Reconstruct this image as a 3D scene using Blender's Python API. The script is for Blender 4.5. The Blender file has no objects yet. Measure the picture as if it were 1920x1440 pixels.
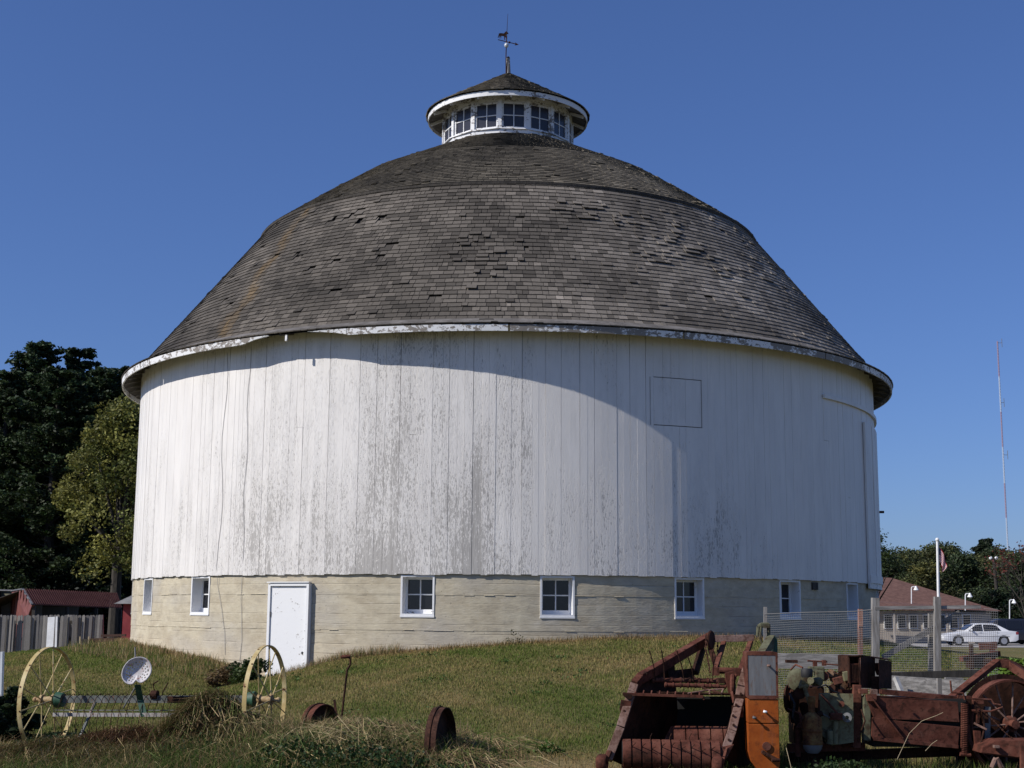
import bpy, bmesh, math, random
import numpy as np
from mathutils import Vector, Matrix
R_ = math.radians
rnd = random.Random(7)
rng = np.random.default_rng(11)
S = bpy.context.scene
COL = S.collection

# ------------------------------------------------------------------ camera
EZ = 1.7                      # eye height above world zero
F_PX, PIT, ROLL = 2601.4, 0.16378, 0.0074373
c_, s_ = math.cos(PIT), math.sin(PIT)
cr_, sr_ = math.cos(ROLL), math.sin(ROLL)
r0 = Vector((1, 0, 0)); u0 = Vector((0, -s_, c_)); f0 = Vector((0, c_, s_))
right = r0 * cr_ + u0 * sr_; up = u0 * cr_ - r0 * sr_
cam = bpy.data.cameras.new('camera'); camo = bpy.data.objects.new('camera', cam); COL.objects.link(camo)
M = Matrix((right, up, -f0)).transposed().to_4x4(); M.translation = Vector((0, 0, EZ))
camo.matrix_world = M
cam.sensor_width = 36; cam.lens = F_PX / 1920 * 36; cam.clip_end = 5000; cam.clip_start = .1
S.camera = camo

# ------------------------------------------------------------------ sky, sun, exposure
SUN_AZ, SUN_EL = R_(-67.0), R_(38.0)      # azimuth from the direction towards the camera, left negative
sun_dir = Vector((math.sin(SUN_AZ) * math.cos(SUN_EL), -math.cos(SUN_AZ) * math.cos(SUN_EL), math.sin(SUN_EL)))
W = bpy.data.worlds.new('World'); S.world = W; W.use_nodes = True
nt = W.node_tree; nt.nodes.clear()
sky = nt.nodes.new('ShaderNodeTexSky'); sky.sky_type = 'NISHITA'; sky.sun_disc = False
sky.sun_elevation = SUN_EL; sky.sun_rotation = math.atan2(sun_dir.x, sun_dir.y)
sky.altitude = 0; sky.air_density = 1.0; sky.dust_density = 0.5; sky.ozone_density = 6.0
bg = nt.nodes.new('ShaderNodeBackground'); bg.inputs[1].default_value = 0.108
wo = nt.nodes.new('ShaderNodeOutputWorld')
gm = nt.nodes.new('ShaderNodeGamma'); gm.inputs[1].default_value = .85          # autumn sky: deeper blue, softer horizon glow
tn = nt.nodes.new('ShaderNodeMix'); tn.data_type = 'RGBA'; tn.blend_type = 'MULTIPLY'; tn.inputs[0].default_value = 1; tn.inputs[7].default_value = (.66, .80, 1.19, 1)
nt.links.new(sky.outputs[0], gm.inputs[0]); nt.links.new(gm.outputs[0], tn.inputs[6]); nt.links.new(tn.outputs[2], bg.inputs[0]); nt.links.new(bg.outputs[0], wo.inputs[0])
sl = bpy.data.lights.new('sun', 'SUN'); sl.energy = 4.65; sl.angle = R_(.53); sl.color = (1, .955, .89)
so = bpy.data.objects.new('sun', sl); COL.objects.link(so)
so.rotation_euler = sun_dir.to_track_quat('Z', 'Y').to_euler(); so.location = (-30, -10, 40)
vs = S.view_settings
vs.view_transform = 'Standard'; vs.look = 'None'; vs.exposure = 0.0; vs.gamma = 1.0; vs.use_curve_mapping = False

# ------------------------------------------------------------------ helpers
def at(px, py, d):
    """world point on the sight line of photo pixel (px, py) at distance d along +y"""
    X, Y = px - 960, py - 720
    X, Y = X * cr_ + Y * sr_, -X * sr_ + Y * cr_
    X /= F_PX; Y /= F_PX
    v = Vector((X, c_ + Y * s_, s_ - Y * c_))
    v *= d / v.y
    return Vector((v.x, v.y, v.z + EZ))

def tag(o, label=None, cat=None, group=None, kind=None):
    if label: o['label'] = label
    if cat: o['category'] = cat
    if group: o['group'] = group
    if kind: o['kind'] = kind
    return o

def empty(name, loc, label=None, cat=None, group=None, rz=0):
    o = bpy.data.objects.new(name, None); COL.objects.link(o)
    o.location = loc; o.rotation_euler = (0, 0, rz); o.empty_display_size = .1
    return tag(o, label, cat, group)

def link(name, me, parent=None, loc=None):
    o = bpy.data.objects.new(name, me); COL.objects.link(o)
    if parent: o.parent = parent
    if loc is not None: o.location = loc
    return o

def copy_tree(o, parent=None):
    c = o.copy(); COL.objects.link(c); c.parent = parent
    for ch in list(o.children): copy_tree(ch, c)
    return c

class MB:
    def __init__(s): s.v = []; s.f = []; s.c = None
    def add(s, vs, fs):
        n = len(s.v); s.v += [tuple(v) for v in vs]; s.f += [tuple(i + n for i in f) for f in fs]; return s
    def box(s, c, size, m=None):
        hx, hy, hz = size[0] / 2, size[1] / 2, size[2] / 2
        vs = [Vector((x, y, z)) for x in (-hx, hx) for y in (-hy, hy) for z in (-hz, hz)]
        if m is not None: vs = [m @ v for v in vs]
        vs = [v + Vector(c) for v in vs]
        return s.add(vs, [(0, 1, 3, 2), (4, 6, 7, 5), (0, 4, 5, 1), (2, 3, 7, 6), (0, 2, 6, 4), (1, 5, 7, 3)])
    def bar(s, a, b, w, h, side=None):
        """box beam from a to b; w across 'side', h along the other normal"""
        a, b = Vector(a), Vector(b); d = (b - a); L = d.length
        if L < 1e-6: return s
        d /= L
        sd = Vector(side) if side is not None else (Vector((0, 0, 1)).cross(d) if abs(d.z) < .95 else Vector((1, 0, 0)))
        sd = (sd - d * sd.dot(d))
        if sd.length < 1e-4: sd = d.orthogonal()
        sd.normalize(); n = d.cross(sd)
        vs = [p + sd * (i * w / 2) + n * (j * h / 2) for p in (a, b) for i, j in ((-1, -1), (1, -1), (1, 1), (-1, 1))]
        return s.add(vs, [(3, 2, 1, 0), (4, 5, 6, 7), (0, 1, 5, 4), (1, 2, 6, 5), (2, 3, 7, 6), (3, 0, 4, 7)])
    def cyl(s, a, b, r0, r1=None, n=10, cap=True):
        a, b = Vector(a), Vector(b); r1 = r0 if r1 is None else r1
        d = (b - a)
        if d.length < 1e-7: return s
        d.normalize(); x = d.orthogonal().normalized(); y = d.cross(x)
        k = len(s.v); vs = []
        for p, r in ((a, r0), (b, r1)):
            for i in range(n):
                t = 2 * math.pi * i / n; vs.append(p + x * (r * math.cos(t)) + y * (r * math.sin(t)))
        fs = [(i, (i + 1) % n, n + (i + 1) % n, n + i) for i in range(n)]
        if cap: fs += [tuple(range(n - 1, -1, -1)), tuple(range(n, 2 * n))]
        return s.add(vs, fs)
    def tube(s, pts, r, n=6):
        for a, b in zip(pts[:-1], pts[1:]): s.cyl(a, b, r, r, n)
        return s
    def lathe(s, prof, o=(0, 0, 0), axis=(0, 0, 1), n=20, t0=0, t1=2 * math.pi, cap=False):
        ax = Vector(axis).normalized(); x = ax.orthogonal().normalized(); y = ax.cross(x); o = Vector(o)
        full = abs(t1 - t0 - 2 * math.pi) < 1e-6; m = n if full else n + 1
        vs = []
        for (r, z) in prof:
            for i in range(m):
                t = t0 + (t1 - t0) * i / n
                vs.append(o + ax * z + x * (r * math.cos(t)) + y * (r * math.sin(t)))
        fs = []
        for k in range(len(prof) - 1):
            for i in range(n):
                j = (i + 1) % m if full else i + 1
                fs.append((k * m + i, k * m + j, (k + 1) * m + j, (k + 1) * m + i))
        return s.add(vs, fs)
    def prism(s, poly, ext):
        """polygon (3-D points) extruded by vector ext"""
        n = len(poly); e = Vector(ext); poly = [Vector(p) for p in poly]
        vs = poly + [p + e for p in poly]
        return s.add(vs, [tuple(range(n))[::-1], tuple(range(n, 2 * n))] + [(i, (i + 1) % n, n + (i + 1) % n, n + i) for i in range(n)])
    def ball(s, c, r, n=12, m=8, sc=(1, 1, 1)):
        c = Vector(c); vs = []
        for j in range(m + 1):
            p = math.pi * j / m
            for i in range(n):
                t = 2 * math.pi * i / n
                vs.append(c + Vector((r * sc[0] * math.sin(p) * math.cos(t), r * sc[1] * math.sin(p) * math.sin(t), r * sc[2] * math.cos(p))))
        return s.add(vs, [(j * n + i, (j + 1) * n + i, (j + 1) * n + (i + 1) % n, j * n + (i + 1) % n) for j in range(m) for i in range(n)])
    def mesh(s, name, mat, off=(0, 0, 0), smooth=False, bev=0):
        me = bpy.data.meshes.new(name)
        o = Vector(off)
        me.from_pydata([tuple(Vector(v) - o) for v in s.v], [], s.f)
        bm = bmesh.new(); bm.from_mesh(me)
        bmesh.ops.recalc_face_normals(bm, faces=bm.faces)
        if bev:
            bmesh.ops.bevel(bm, geom=[e for e in bm.edges if e.is_manifold and e.calc_face_angle(0) > .6], offset=bev, segments=2, affect='EDGES', profile=.6, clamp_overlap=True)
        if smooth:
            for f in bm.faces: f.smooth = True
            for e in bm.edges:
                if e.calc_face_angle(0) > .7: e.smooth = False
        bm.to_mesh(me); bm.free()
        if mat: me.materials.append(mat)
        return me
    def build(s, name, mat, parent=None, off=(0, 0, 0), smooth=False, bev=0):
        return link(name, s.mesh(name, mat, off, smooth, bev), parent)

def np_mesh(name, V, Fc, mat, cols=None, smooth=False):
    """V (N,3), Fc (M,k) with a fixed k, cols per vertex"""
    me = bpy.data.meshes.new(name); V = np.asarray(V, np.float32); Fc = np.asarray(Fc, np.int32)
    k = Fc.shape[1]
    me.vertices.add(len(V)); me.vertices.foreach_set('co', V.ravel())
    me.loops.add(Fc.size); me.loops.foreach_set('vertex_index', Fc.ravel())
    me.polygons.add(len(Fc)); me.polygons.foreach_set('loop_start', np.arange(0, Fc.size, k, dtype=np.int32))
    me.polygons.foreach_set('use_smooth', np.full(len(Fc), bool(smooth)))
    me.update(calc_edges=True)
    if cols is not None:
        a = me.color_attributes.new('Col', 'FLOAT_COLOR', 'POINT')
        cc = np.ones((len(V), 4), np.float32); cc[:, :3] = cols; a.data.foreach_set('color', cc.ravel())
    if mat: me.materials.append(mat)
    return me

# ------------------------------------------------------------------ materials
class NT:
    def __init__(s, name):
        s.m = bpy.data.materials.new(name); s.m.use_nodes = True; s.t = s.m.node_tree
        s.b = s.t.nodes['Principled BSDF']; s.L = s.t.links.new
        s.geo = None
    def n(s, ty, **kw):
        o = s.t.nodes.new(ty)
        for k, v in kw.items(): setattr(o, k, v)
        return o
    def coords(s, kind='obj', scale=(1, 1, 1), loc=(0, 0, 0)):
        if kind == 'world':
            src = s.n('ShaderNodeNewGeometry').outputs['Position']
        else:
            src = s.n('ShaderNodeTexCoord').outputs['Object']
        mp = s.n('ShaderNodeMapping'); mp.inputs['Scale'].default_value = scale; mp.inputs['Location'].default_value = loc
        s.L(src, mp.inputs['Vector']); return mp.outputs[0]
    def noise(s, vec, scale=5, detail=5, rough=.6, dist=0):
        o = s.n('ShaderNodeTexNoise'); o.inputs['Scale'].default_value = scale; o.inputs['Detail'].default_value = detail
        o.inputs['Roughness'].default_value = rough; o.inputs['Distortion'].default_value = dist
        s.L(vec, o.inputs['Vector']); return o.outputs['Fac']
    def ramp(s, fac, stops):
        o = s.n('ShaderNodeValToRGB'); e = o.color_ramp.elements
        while len(e) < len(stops): e.new(.5)
        for el, (p, c) in zip(e, stops):
            el.position = p; el.color = (*c, 1) if len(c) == 3 else c
        s.L(fac, o.inputs[0]); return o.outputs[0]
    def step(s, fac, a, b):
        o = s.n('ShaderNodeMapRange'); o.interpolation_type = 'SMOOTHSTEP'
        o.inputs['From Min'].default_value = a; o.inputs['From Max'].default_value = b
        s.L(fac, o.inputs['Value']); return o.outputs[0]
    def math(s, op, a, b=None, clamp=False):
        o = s.n('ShaderNodeMath', operation=op); o.use_clamp = clamp
        for i, v in enumerate((a, b)):
            if v is None: continue
            if hasattr(v, 'links') or not isinstance(v, (int, float)): s.L(v, o.inputs[i])
            else: o.inputs[i].default_value = v
        return o.outputs[0]
    def mix(s, fac, a, b, bt='MIX'):
        o = s.n('ShaderNodeMix', data_type='RGBA', blend_type=bt)
        for i, v in ((0, fac), (6, a), (7, b)):
            if isinstance(v, tuple): o.inputs[i].default_value = (*v, 1)
            elif isinstance(v, (int, float)): o.inputs[i].default_value = v
            else: s.L(v, o.inputs[i])
        return o.outputs[2]
    def bump(s, h, strength=.3, dist=.01):
        o = s.n('ShaderNodeBump'); o.inputs['Strength'].default_value = strength; o.inputs['Distance'].default_value = dist
        s.L(h, o.inputs['Height']); s.L(o.outputs[0], s.b.inputs['Normal'])
    def done(s, col=None, rough=.7, metal=0, spec=None):
        if col is not None:
            if isinstance(col, tuple): s.b.inputs['Base Color'].default_value = (*col, 1)
            else: s.L(col, s.b.inputs['Base Color'])
        if isinstance(rough, (int, float)): s.b.inputs['Roughness'].default_value = rough
        else: s.L(rough, s.b.inputs['Roughness'])
        s.b.inputs['Metallic'].default_value = metal
        if spec is not None: s.b.inputs['Specular IOR Level'].default_value = spec
        return s.m

def m_speckle(name, c1, c2, scale=6, rough=.75, c3=None, lo=.42, hi=.62, bump=.15, coord='obj', metal=0, stretch=(1, 1, 1), spec=None):
    t = NT(name); v = t.coords(coord, stretch)
    a = t.noise(v, scale, 8, .65); col = t.ramp(a, [(lo, c1), (hi, c2)])
    if c3:
        b = t.noise(t.coords(coord, stretch, (3.1, 1.7, 9.2)), scale * 2.3, 6, .7); col = t.mix(t.step(b, .55, .66), col, c3)
    if bump: t.bump(t.noise(v, scale * 5, 4, .6), bump, .01)
    return t.done(col, rough, metal, spec)

M_ = {}
# peeling white paint on vertical boards
def m_siding(name, extra=0.0):
    t = NT(name)
    pos = t.n('ShaderNodeNewGeometry').outputs['Position']
    sep = t.n('ShaderNodeSeparateXYZ'); t.L(pos, sep.inputs[0])
    oi = t.n('ShaderNodeObjectInfo')
    fine = t.noise(t.coords('world', (48, 48, 11)), 1, 6, .72, .2)
    mid = t.noise(t.coords('world', (8, 8, 1.1)), 1, 7, .68)
    big = t.noise(t.coords('world', (.75, .75, .35), (3, 0, 5)), 1, 3, .5)
    hgt = t.step(sep.outputs[2], 5.8, 2.4)                       # more wear low down
    ax = t.math('ABSOLUTE', t.math('ADD', sep.outputs[0], 2.2))
    ctr = t.step(ax, 5.0, 0.6)                                    # the middle of the front is the most worn
    wear = t.math('ADD', t.math('MULTIPLY', hgt, .13), t.math('MULTIPLY', ctr, .14))
    wear = t.math('ADD', wear, t.math('MULTIPLY', t.math('SUBTRACT', big, .47), .62))
    wear = t.math('ADD', wear, t.math('MULTIPLY', t.math('SUBTRACT', mid, .5), .42))
    wear = t.math('ADD', wear, t.math('MULTIPLY', t.math('SUBTRACT', oi.outputs['Random'], .5), .07))
    wear = t.math('ADD', wear, t.math('MULTIPLY', t.step(sep.outputs[0], 2.5, 5.5), -.10))
    wear = t.math('ADD', wear, extra)
    lev = t.math('ADD', fine, wear)
    mask = t.math('MULTIPLY', t.step(lev, .715, .765), .95)
    paint = t.ramp(t.noise(t.coords('world', (3, 3, .8)), 1, 6, .6), [(.3, (.725, .69, .65)), (.7, (.82, .785, .74))])
    paint = t.mix(t.math('MULTIPLY', oi.outputs['Random'], .16), paint, (.64, .63, .62))
    grime = t.noise(t.coords('world', (14, 14, 1.2), (5, 5, 5)), 1, 4, .6)
    paint = t.mix(t.math('MULTIPLY', t.step(grime, .5, .75), .22), paint, (.5, .49, .47))
    wood = t.ramp(t.noise(t.coords('world', (50, 50, 2)), 1, 4), [(.3, (.30, .28, .26)), (.7, (.50, .48, .45))])
    col = t.mix(mask, paint, wood)
    hh = t.math('SUBTRACT', t.math('MULTIPLY', t.step(lev, .60, .71), -.6), t.math('MULTIPLY', fine, -.5))
    t.bump(hh, .55, .012)
    return t.done(col, t.math('ADD', t.math('MULTIPLY', mask, .35), .5), 0, .35)
M_['siding'] = m_siding('peeling_white_paint')
def m_trim(name, thr=.58):
    t = NT(name); a = t.noise(t.coords('world', (9, 9, 14)), 1, 8, .7, .4)
    b = t.noise(t.coords('world', (1.3, 1.3, 1.3)), 1, 2, .5)
    lev = t.math('ADD', a, t.math('MULTIPLY', t.math('SUBTRACT', b, .5), .5))
    col = t.mix(t.step(lev, thr, thr + .03), (.76, .76, .76), (.23, .205, .18))
    t.bump(lev, .3, .01); return t.done(col, .65)
M_['trim'] = m_trim('flaking_white_trim')
M_['trim_clean'] = m_trim('white_trim_paint', .70)
M_['fascia'] = m_trim('worn_fascia_paint', .52); M_['fascia_bare'] = m_trim('mostly_bare_fascia', .45); M_['trim_old'] = m_trim('old_cupola_paint', .55)
def m_concrete():
    t = NT('board_formed_concrete')
    pos = t.n('ShaderNodeNewGeometry').outputs['Position']; sep = t.n('ShaderNodeSeparateXYZ'); t.L(pos, sep.inputs[0])
    a = t.noise(t.coords('world', (2.0, 2.0, 4.5)), 1, 8, .68)
    b = t.noise(t.coords('world', (.7, .7, 1.2), (4, 2, 1)), 1, 4, .5)
    g = t.noise(t.coords('world', (9, 9, 40)), 1, 4, .6)
    col = t.ramp(a, [(.28, (.39, .33, .235)), (.5, (.50, .44, .325)), (.72, (.60, .54, .405))])
    col = t.mix(t.math('MULTIPLY', t.step(b, .46, .7), .6), col, (.41, .385, .345))
    col = t.mix(t.math('MULTIPLY', t.step(sep.outputs[2], 1.45, .6), .35), col, (.60, .50, .36))
    pit = t.step(t.noise(t.coords('world', (22, 22, 30)), 1, 3, .5), .70, .74)
    col = t.mix(t.math('MULTIPLY', pit, .6), col, (.15, .13, .1))
    # horizontal lines left by the form boards
    wob = t.math('MULTIPLY', t.noise(t.coords('world', (.9, .9, 0)), 1, 3), .10)
    fr = t.math('FRACT', t.math('ADD', t.math('MULTIPLY', sep.outputs[2], 5.3), t.math('MULTIPLY', wob, 2.2)))
    ln = t.math('MULTIPLY', t.step(fr, .88, .96), t.step(fr, 1.0, .965))
    brk = t.step(t.noise(t.coords('world', (1.2, 1.2, 3), (7, 7, 7)), 1, 3), .42, .6)
    ln = t.math('MULTIPLY', ln, brk)
    md = t.noise(t.coords('world', (5, 5, 8), (2, 8, 3)), 1, 7, .7)
    col = t.mix(t.math('MULTIPLY', t.step(md, .48, .70), .45), col, (.33, .29, .23))
    col = t.mix(t.math('MULTIPLY', t.step(md, .46, .30), .35), col, (.64, .585, .49))
    col = t.mix(t.math('MULTIPLY', ln, .42), col, (.22, .185, .145))
    t.bump(t.math('SUBTRACT', t.math('ADD', a, t.math('MULTIPLY', g, .5)), t.math('ADD', t.math('MULTIPLY', ln, .8), pit)), .5, .02)
    return t.done(col, .9, 0, .2)
M_['concrete'] = m_concrete()
def m_attr(name, rough=.85, spec=.2, trans=0, bumpsc=0, grain=None):
    t = NT(name); a = t.n('ShaderNodeAttribute', attribute_name='Col'); col = a.outputs['Color']
    if grain:
        g = t.noise(t.coords('world', grain), 1, 5, .65)
        col = t.mix(1, col, t.ramp(g, [(.25, (.6, .6, .6)), (.75, (1.35, 1.35, 1.35))]), 'MULTIPLY')
        t.bump(g, .12, .004)
    m = t.done(col, rough, 0, spec)
    if trans:
        tr = t.n('ShaderNodeBsdfTranslucent'); t.L(col, tr.inputs[0])
        ms = t.n('ShaderNodeMixShader'); ms.inputs[0].default_value = trans
        t.L(t.b.outputs[0], ms.inputs[1]); t.L(tr.outputs[0], ms.inputs[2])
        t.L(ms.outputs[0], t.t.nodes['Material Output'].inputs[0])
    return m
M_['shingle'] = m_attr('weathered_shingle', .9, .25, grain=(55, 55, 40))
M_['leaf'] = m_attr('leaf', .6, .25, .25)
M_['grass'] = m_attr('grass_blade', .7, .1, .42)
M_['hay'] = m_attr('dry_hay', .8, .15, .15)
M_['plank'] = m_speckle('grey_weathered_plank', (.17, .155, .14), (.30, .285, .27), 3, .9, (.11, .10, .09), stretch=(9, 9, .8))
M_['plank_h'] = m_speckle('grey_weathered_board', (.16, .15, .14), (.33, .31, .29), 3, .9, (.10, .09, .08), stretch=(.8, 9, 9))
M_['dark_wood'] = m_speckle('dark_wood', (.035, .03, .025), (.07, .06, .05), 3, .9, stretch=(6, 6, 1))
M_['soffit'] = m_speckle('soffit_wood', (.10, .09, .08), (.19, .175, .16), 3, .9)
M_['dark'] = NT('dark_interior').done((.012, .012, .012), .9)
M_['glass'] = NT('window_glass').done((.012, .013, .016), .06, 0, .6)
M_['glass_grey'] = NT('grey_reflection_glass').done((.035, .034, .042), .25, 0, .5)  # purple-grey reflection mixed into the cupola pane colour
def m_rust(name, dark, mid, lite, scale=4, rough=.8):
    t = NT(name); v = t.coords('world')
    a = t.noise(v, scale, 8, .68); b = t.noise(t.coords('world', (1, 1, 1), (5, 3, 2)), scale * 4, 6, .7)
    g = t.noise(t.coords('world', (1, 1, .35), (9, 1, 4)), scale * 2.2, 6, .7, .6)
    col = t.ramp(a, [(.34, dark), (.47, mid), (.66, lite)])
    col = t.mix(t.math('MULTIPLY', t.step(b, .5, .64), .75), col, dark)
    col = t.mix(t.math('MULTIPLY', t.step(g, .58, .76), .30), col, tuple(.35 * x + .65 * y for x, y in zip(lite, (.20, .15, .125))))
    t.bump(b, .5, .008); return t.done(col, rough, 0, .12)
M_['rust'] = m_rust('red_brown_rust', (.034, .015, .010), (.105, .036, .024), (.165, .068, .046))
M_['rust_dark'] = m_rust('dark_rust', (.014, .008, .006), (.04, .017, .011), (.075, .032, .02))
M_['rust_lite'] = m_rust('pale_worn_rust', (.09, .045, .032), (.19, .115, .09), (.27, .185, .155), 7)
M_['orange'] = m_rust('rusty_orange_paint', (.12, .034, .012), (.27, .062, .011), (.33, .092, .018), 2.2, .55)
M_['grey_panel'] = m_speckle('dull_grey_sheet', (.11, .11, .115), (.17, .17, .175), 2, .5, (.13, .09, .07), .35, .65, stretch=(8, 8, 1.2))
M_['green'] = m_rust('faded_green_paint', (.06, .04, .025), (.105, .105, .065), (.15, .15, .095), 5, .75)
M_['cream'] = m_rust('faded_cream_green_paint', (.09, .055, .03), (.175, .165, .095), (.22, .205, .125), 4, .75)
M_['dark_green'] = m_speckle('dark_green_paint', (.012, .06, .03), (.03, .10, .055), 8, .6, (.06, .05, .04))
M_['steel'] = m_speckle('grey_steel', (.10, .10, .10), (.2, .2, .2), 6, .55, (.12, .07, .05))
M_['yellow'] = m_speckle('chalky_yellow_paint', (.42, .31, .12), (.56, .46, .24), 5, .7, (.22, .10, .04), coord='world')
M_['seat'] = m_speckle('worn_white_seat_paint', (.40, .38, .38), (.56, .54, .55), 6, .6, (.32, .16, .11), coord='world')
M_['grey_green'] = m_speckle('grey_green_iron', (.075, .085, .075), (.17, .175, .165), 7, .7, (.13, .065, .045), coord='world')
M_['white'] = m_speckle('white_paint', (.70, .70, .70), (.82, .82, .82), 4, .5, None, bump=.05)
M_['door'] = m_trim('door_white_paint', .645)
M_['black'] = NT('black_rubber').done((.015, .015, .016), .7)
M_['mesh'] = NT('galvanised_wire').done((.27, .255, .24), .6)
M_['trunk'] = m_speckle('bark', (.025, .021, .017), (.06, .05, .04), 5, .95, stretch=(4, 4, .8))
M_['red_wall'] = m_speckle('red_metal_siding', (.14, .042, .036), (.19, .062, .05), 2, .6)
M_['red_wood'] = m_speckle('red_barn_paint', (.22, .022, .028), (.30, .04, .045), 3, .7)
M_['red_roof'] = m_speckle('dull_red_roof_sheet', (.095, .036, .032), (.14, .06, .052), 2, .85, spec=.1)
M_['brown_roof'] = m_speckle('brown_asphalt_shingles', (.105, .05, .036), (.16, .082, .06), 3, .9, (.09, .04, .03))
M_['tan_wall'] = m_speckle('pale_tan_wall', (.36, .31, .26), (.44, .39, .33), 2, .85)

# ------------------------------------------------------------------ terrain
BX, BY, BR = -0.117, 35.416, 9.14
_gt = np.array([-180, -95, -68, -53, -40, -35, -29.5, -24, -19, -12, -6, 3.5, 10, 16, 23, 35, 55, 90, 180.])
_gz = np.array([-1.2, -.72, -.73, -.80, -.96, -1.09, -1.36, -1.13, -.88, -.73, -.63, -.53, -.46, -.44, -.42, -.46, -.52, -.8, -1.2])
def smooth_noise(x, y, seed=0):
    a = np.sin(x * 1.3 + seed + 1.7 * np.sin(y * .7 + seed)) * np.sin(y * 1.1 - seed * .6 + 1.3 * np.sin(x * .9))
    b = np.sin(x * 3.1 + 2 * seed + np.sin(y * 2.3)) * np.sin(y * 2.7 + seed)
    return .65 * a + .35 * b
def ground(x, y):
    x = np.asarray(x, float); y = np.asarray(y, float)
    dx, dy = x - BX, BY - y
    rho = np.hypot(dx, dy); th = np.degrees(np.arctan2(dx, dy))
    g = np.interp(th, _gt, _gz)
    base = -1.72 - .12 * np.clip((y - 15) / 8, 0, 1) - .1 * np.clip((-x - 2) / 3, 0, 1)
    w = np.clip(1 - (rho - BR) / 11.5, 0, 1); w = w * (1 - .25 * np.sin(np.pi * w) * 0)
    h = base + (g - base) * w
    # weedy bank under the hay rake and the buried iron wheels
    h += .10 * np.exp(-((x + 2.6) / 1.6) ** 2 - ((y - 16.3) / .8) ** 2) + .06 * np.exp(-((x + 5) / 1.4) ** 2 - ((y - 16.6) / .7) ** 2)
    near = np.exp(-np.clip(y - 12, 0, 99) / 14)
    h += .035 * smooth_noise(x * 1.2, y * 1.2, 2.) * near
    far = np.clip((np.hypot(x, y) - 300) / 400, 0, 1); h += far * 3.0
    return h + EZ
def gz(x, y): return float(ground(x, y))

def axis(a):  # piecewise spacing
    out = [a[0][0]]
    for (s0, e0, st) in a:
        n = max(1, int(round((e0 - s0) / st))); out += list(np.linspace(s0, e0, n + 1)[1:])
    return np.array(out)
gx = axis([(-700, -100, 60), (-100, -30, 7), (-30, -13, 1), (-13, 13, .22), (13, 30, 1), (30, 100, 7), (100, 700, 60)])
gy = axis([(-30, 6, 4), (6, 13, 1), (13, 29, .22), (29, 50, 1), (50, 150, 6), (150, 1500, 90)])
GX, GY = np.meshgrid(gx, gy); GZ = ground(GX, GY)
nx, ny = len(gx), len(gy)
idx = np.arange(nx * ny).reshape(ny, nx)
quads = np.stack([idx[:-1, :-1], idx[:-1, 1:], idx[1:, 1:], idx[1:, :-1]], -1).reshape(-1, 4)
def patch(x, y):
    """0..1 dryness of the lawn"""
    x = np.asarray(x, float); y = np.asarray(y, float)
    d = .34 + .36 * smooth_noise(x * .75, y * .62, 5.) + .26 * smooth_noise(x * 2.1, y * 1.7, 1.)
    d += .95 * np.exp(-((x - .45) / .85) ** 2 - ((y - 15.7) / .6) ** 2)          # trodden bare strip
    rho = np.hypot(x - BX, y - BY); d += .75 * np.exp(-((rho - BR) / .35) ** 2)    # dead grass at the wall
    return np.clip(d, 0, 1)
def m_ground():
    t = NT('lawn'); w = t.coords('world')
    a = t.noise(t.coords('world', (.55, .45, 1)), 1, 4, .55); b = t.noise(t.coords('world', (6, 4, 6)), 1, 6, .7); c = t.noise(t.coords('world', (40, 30, 40)), 1, 4, .7)
    at_ = t.n('ShaderNodeAttribute', attribute_name='Col')
    col = t.mix(t.math('ADD', t.math('MULTIPLY', at_.outputs['Fac'], .6), t.math('MULTIPLY', b, .4)), (.085, .10, .028), (.26, .19, .095))
    col = t.mix(t.step(c, .4, .7), col, t.mix(.5, col, (.02, .025, .008)))
    t.bump(c, .5, .03); return t.done(col, .95, 0, .1)
gme = np_mesh('ground', np.stack([GX, GY, GZ], -1).reshape(-1, 3), quads, m_ground(), np.repeat(patch(GX, GY).reshape(-1, 1), 3, 1), True)
tag(link('ground', gme), kind='structure')
# gravel drive under the parked cars
xs = np.linspace(24, 60, 19); V = []; Fq = []
for i, x in enumerate(xs):
    for y in (86, 100): V.append((x, y, gz(x, y) + .012))
for i in range(len(xs) - 1): Fq.append((2 * i, 2 * i + 2, 2 * i + 3, 2 * i + 1))
tag(link('driveway', np_mesh('driveway', V, Fq, m_speckle('pale_gravel', (.28, .26, .24), (.4, .38, .35), 2, .95, coord='world'))), kind='structure')

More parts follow.
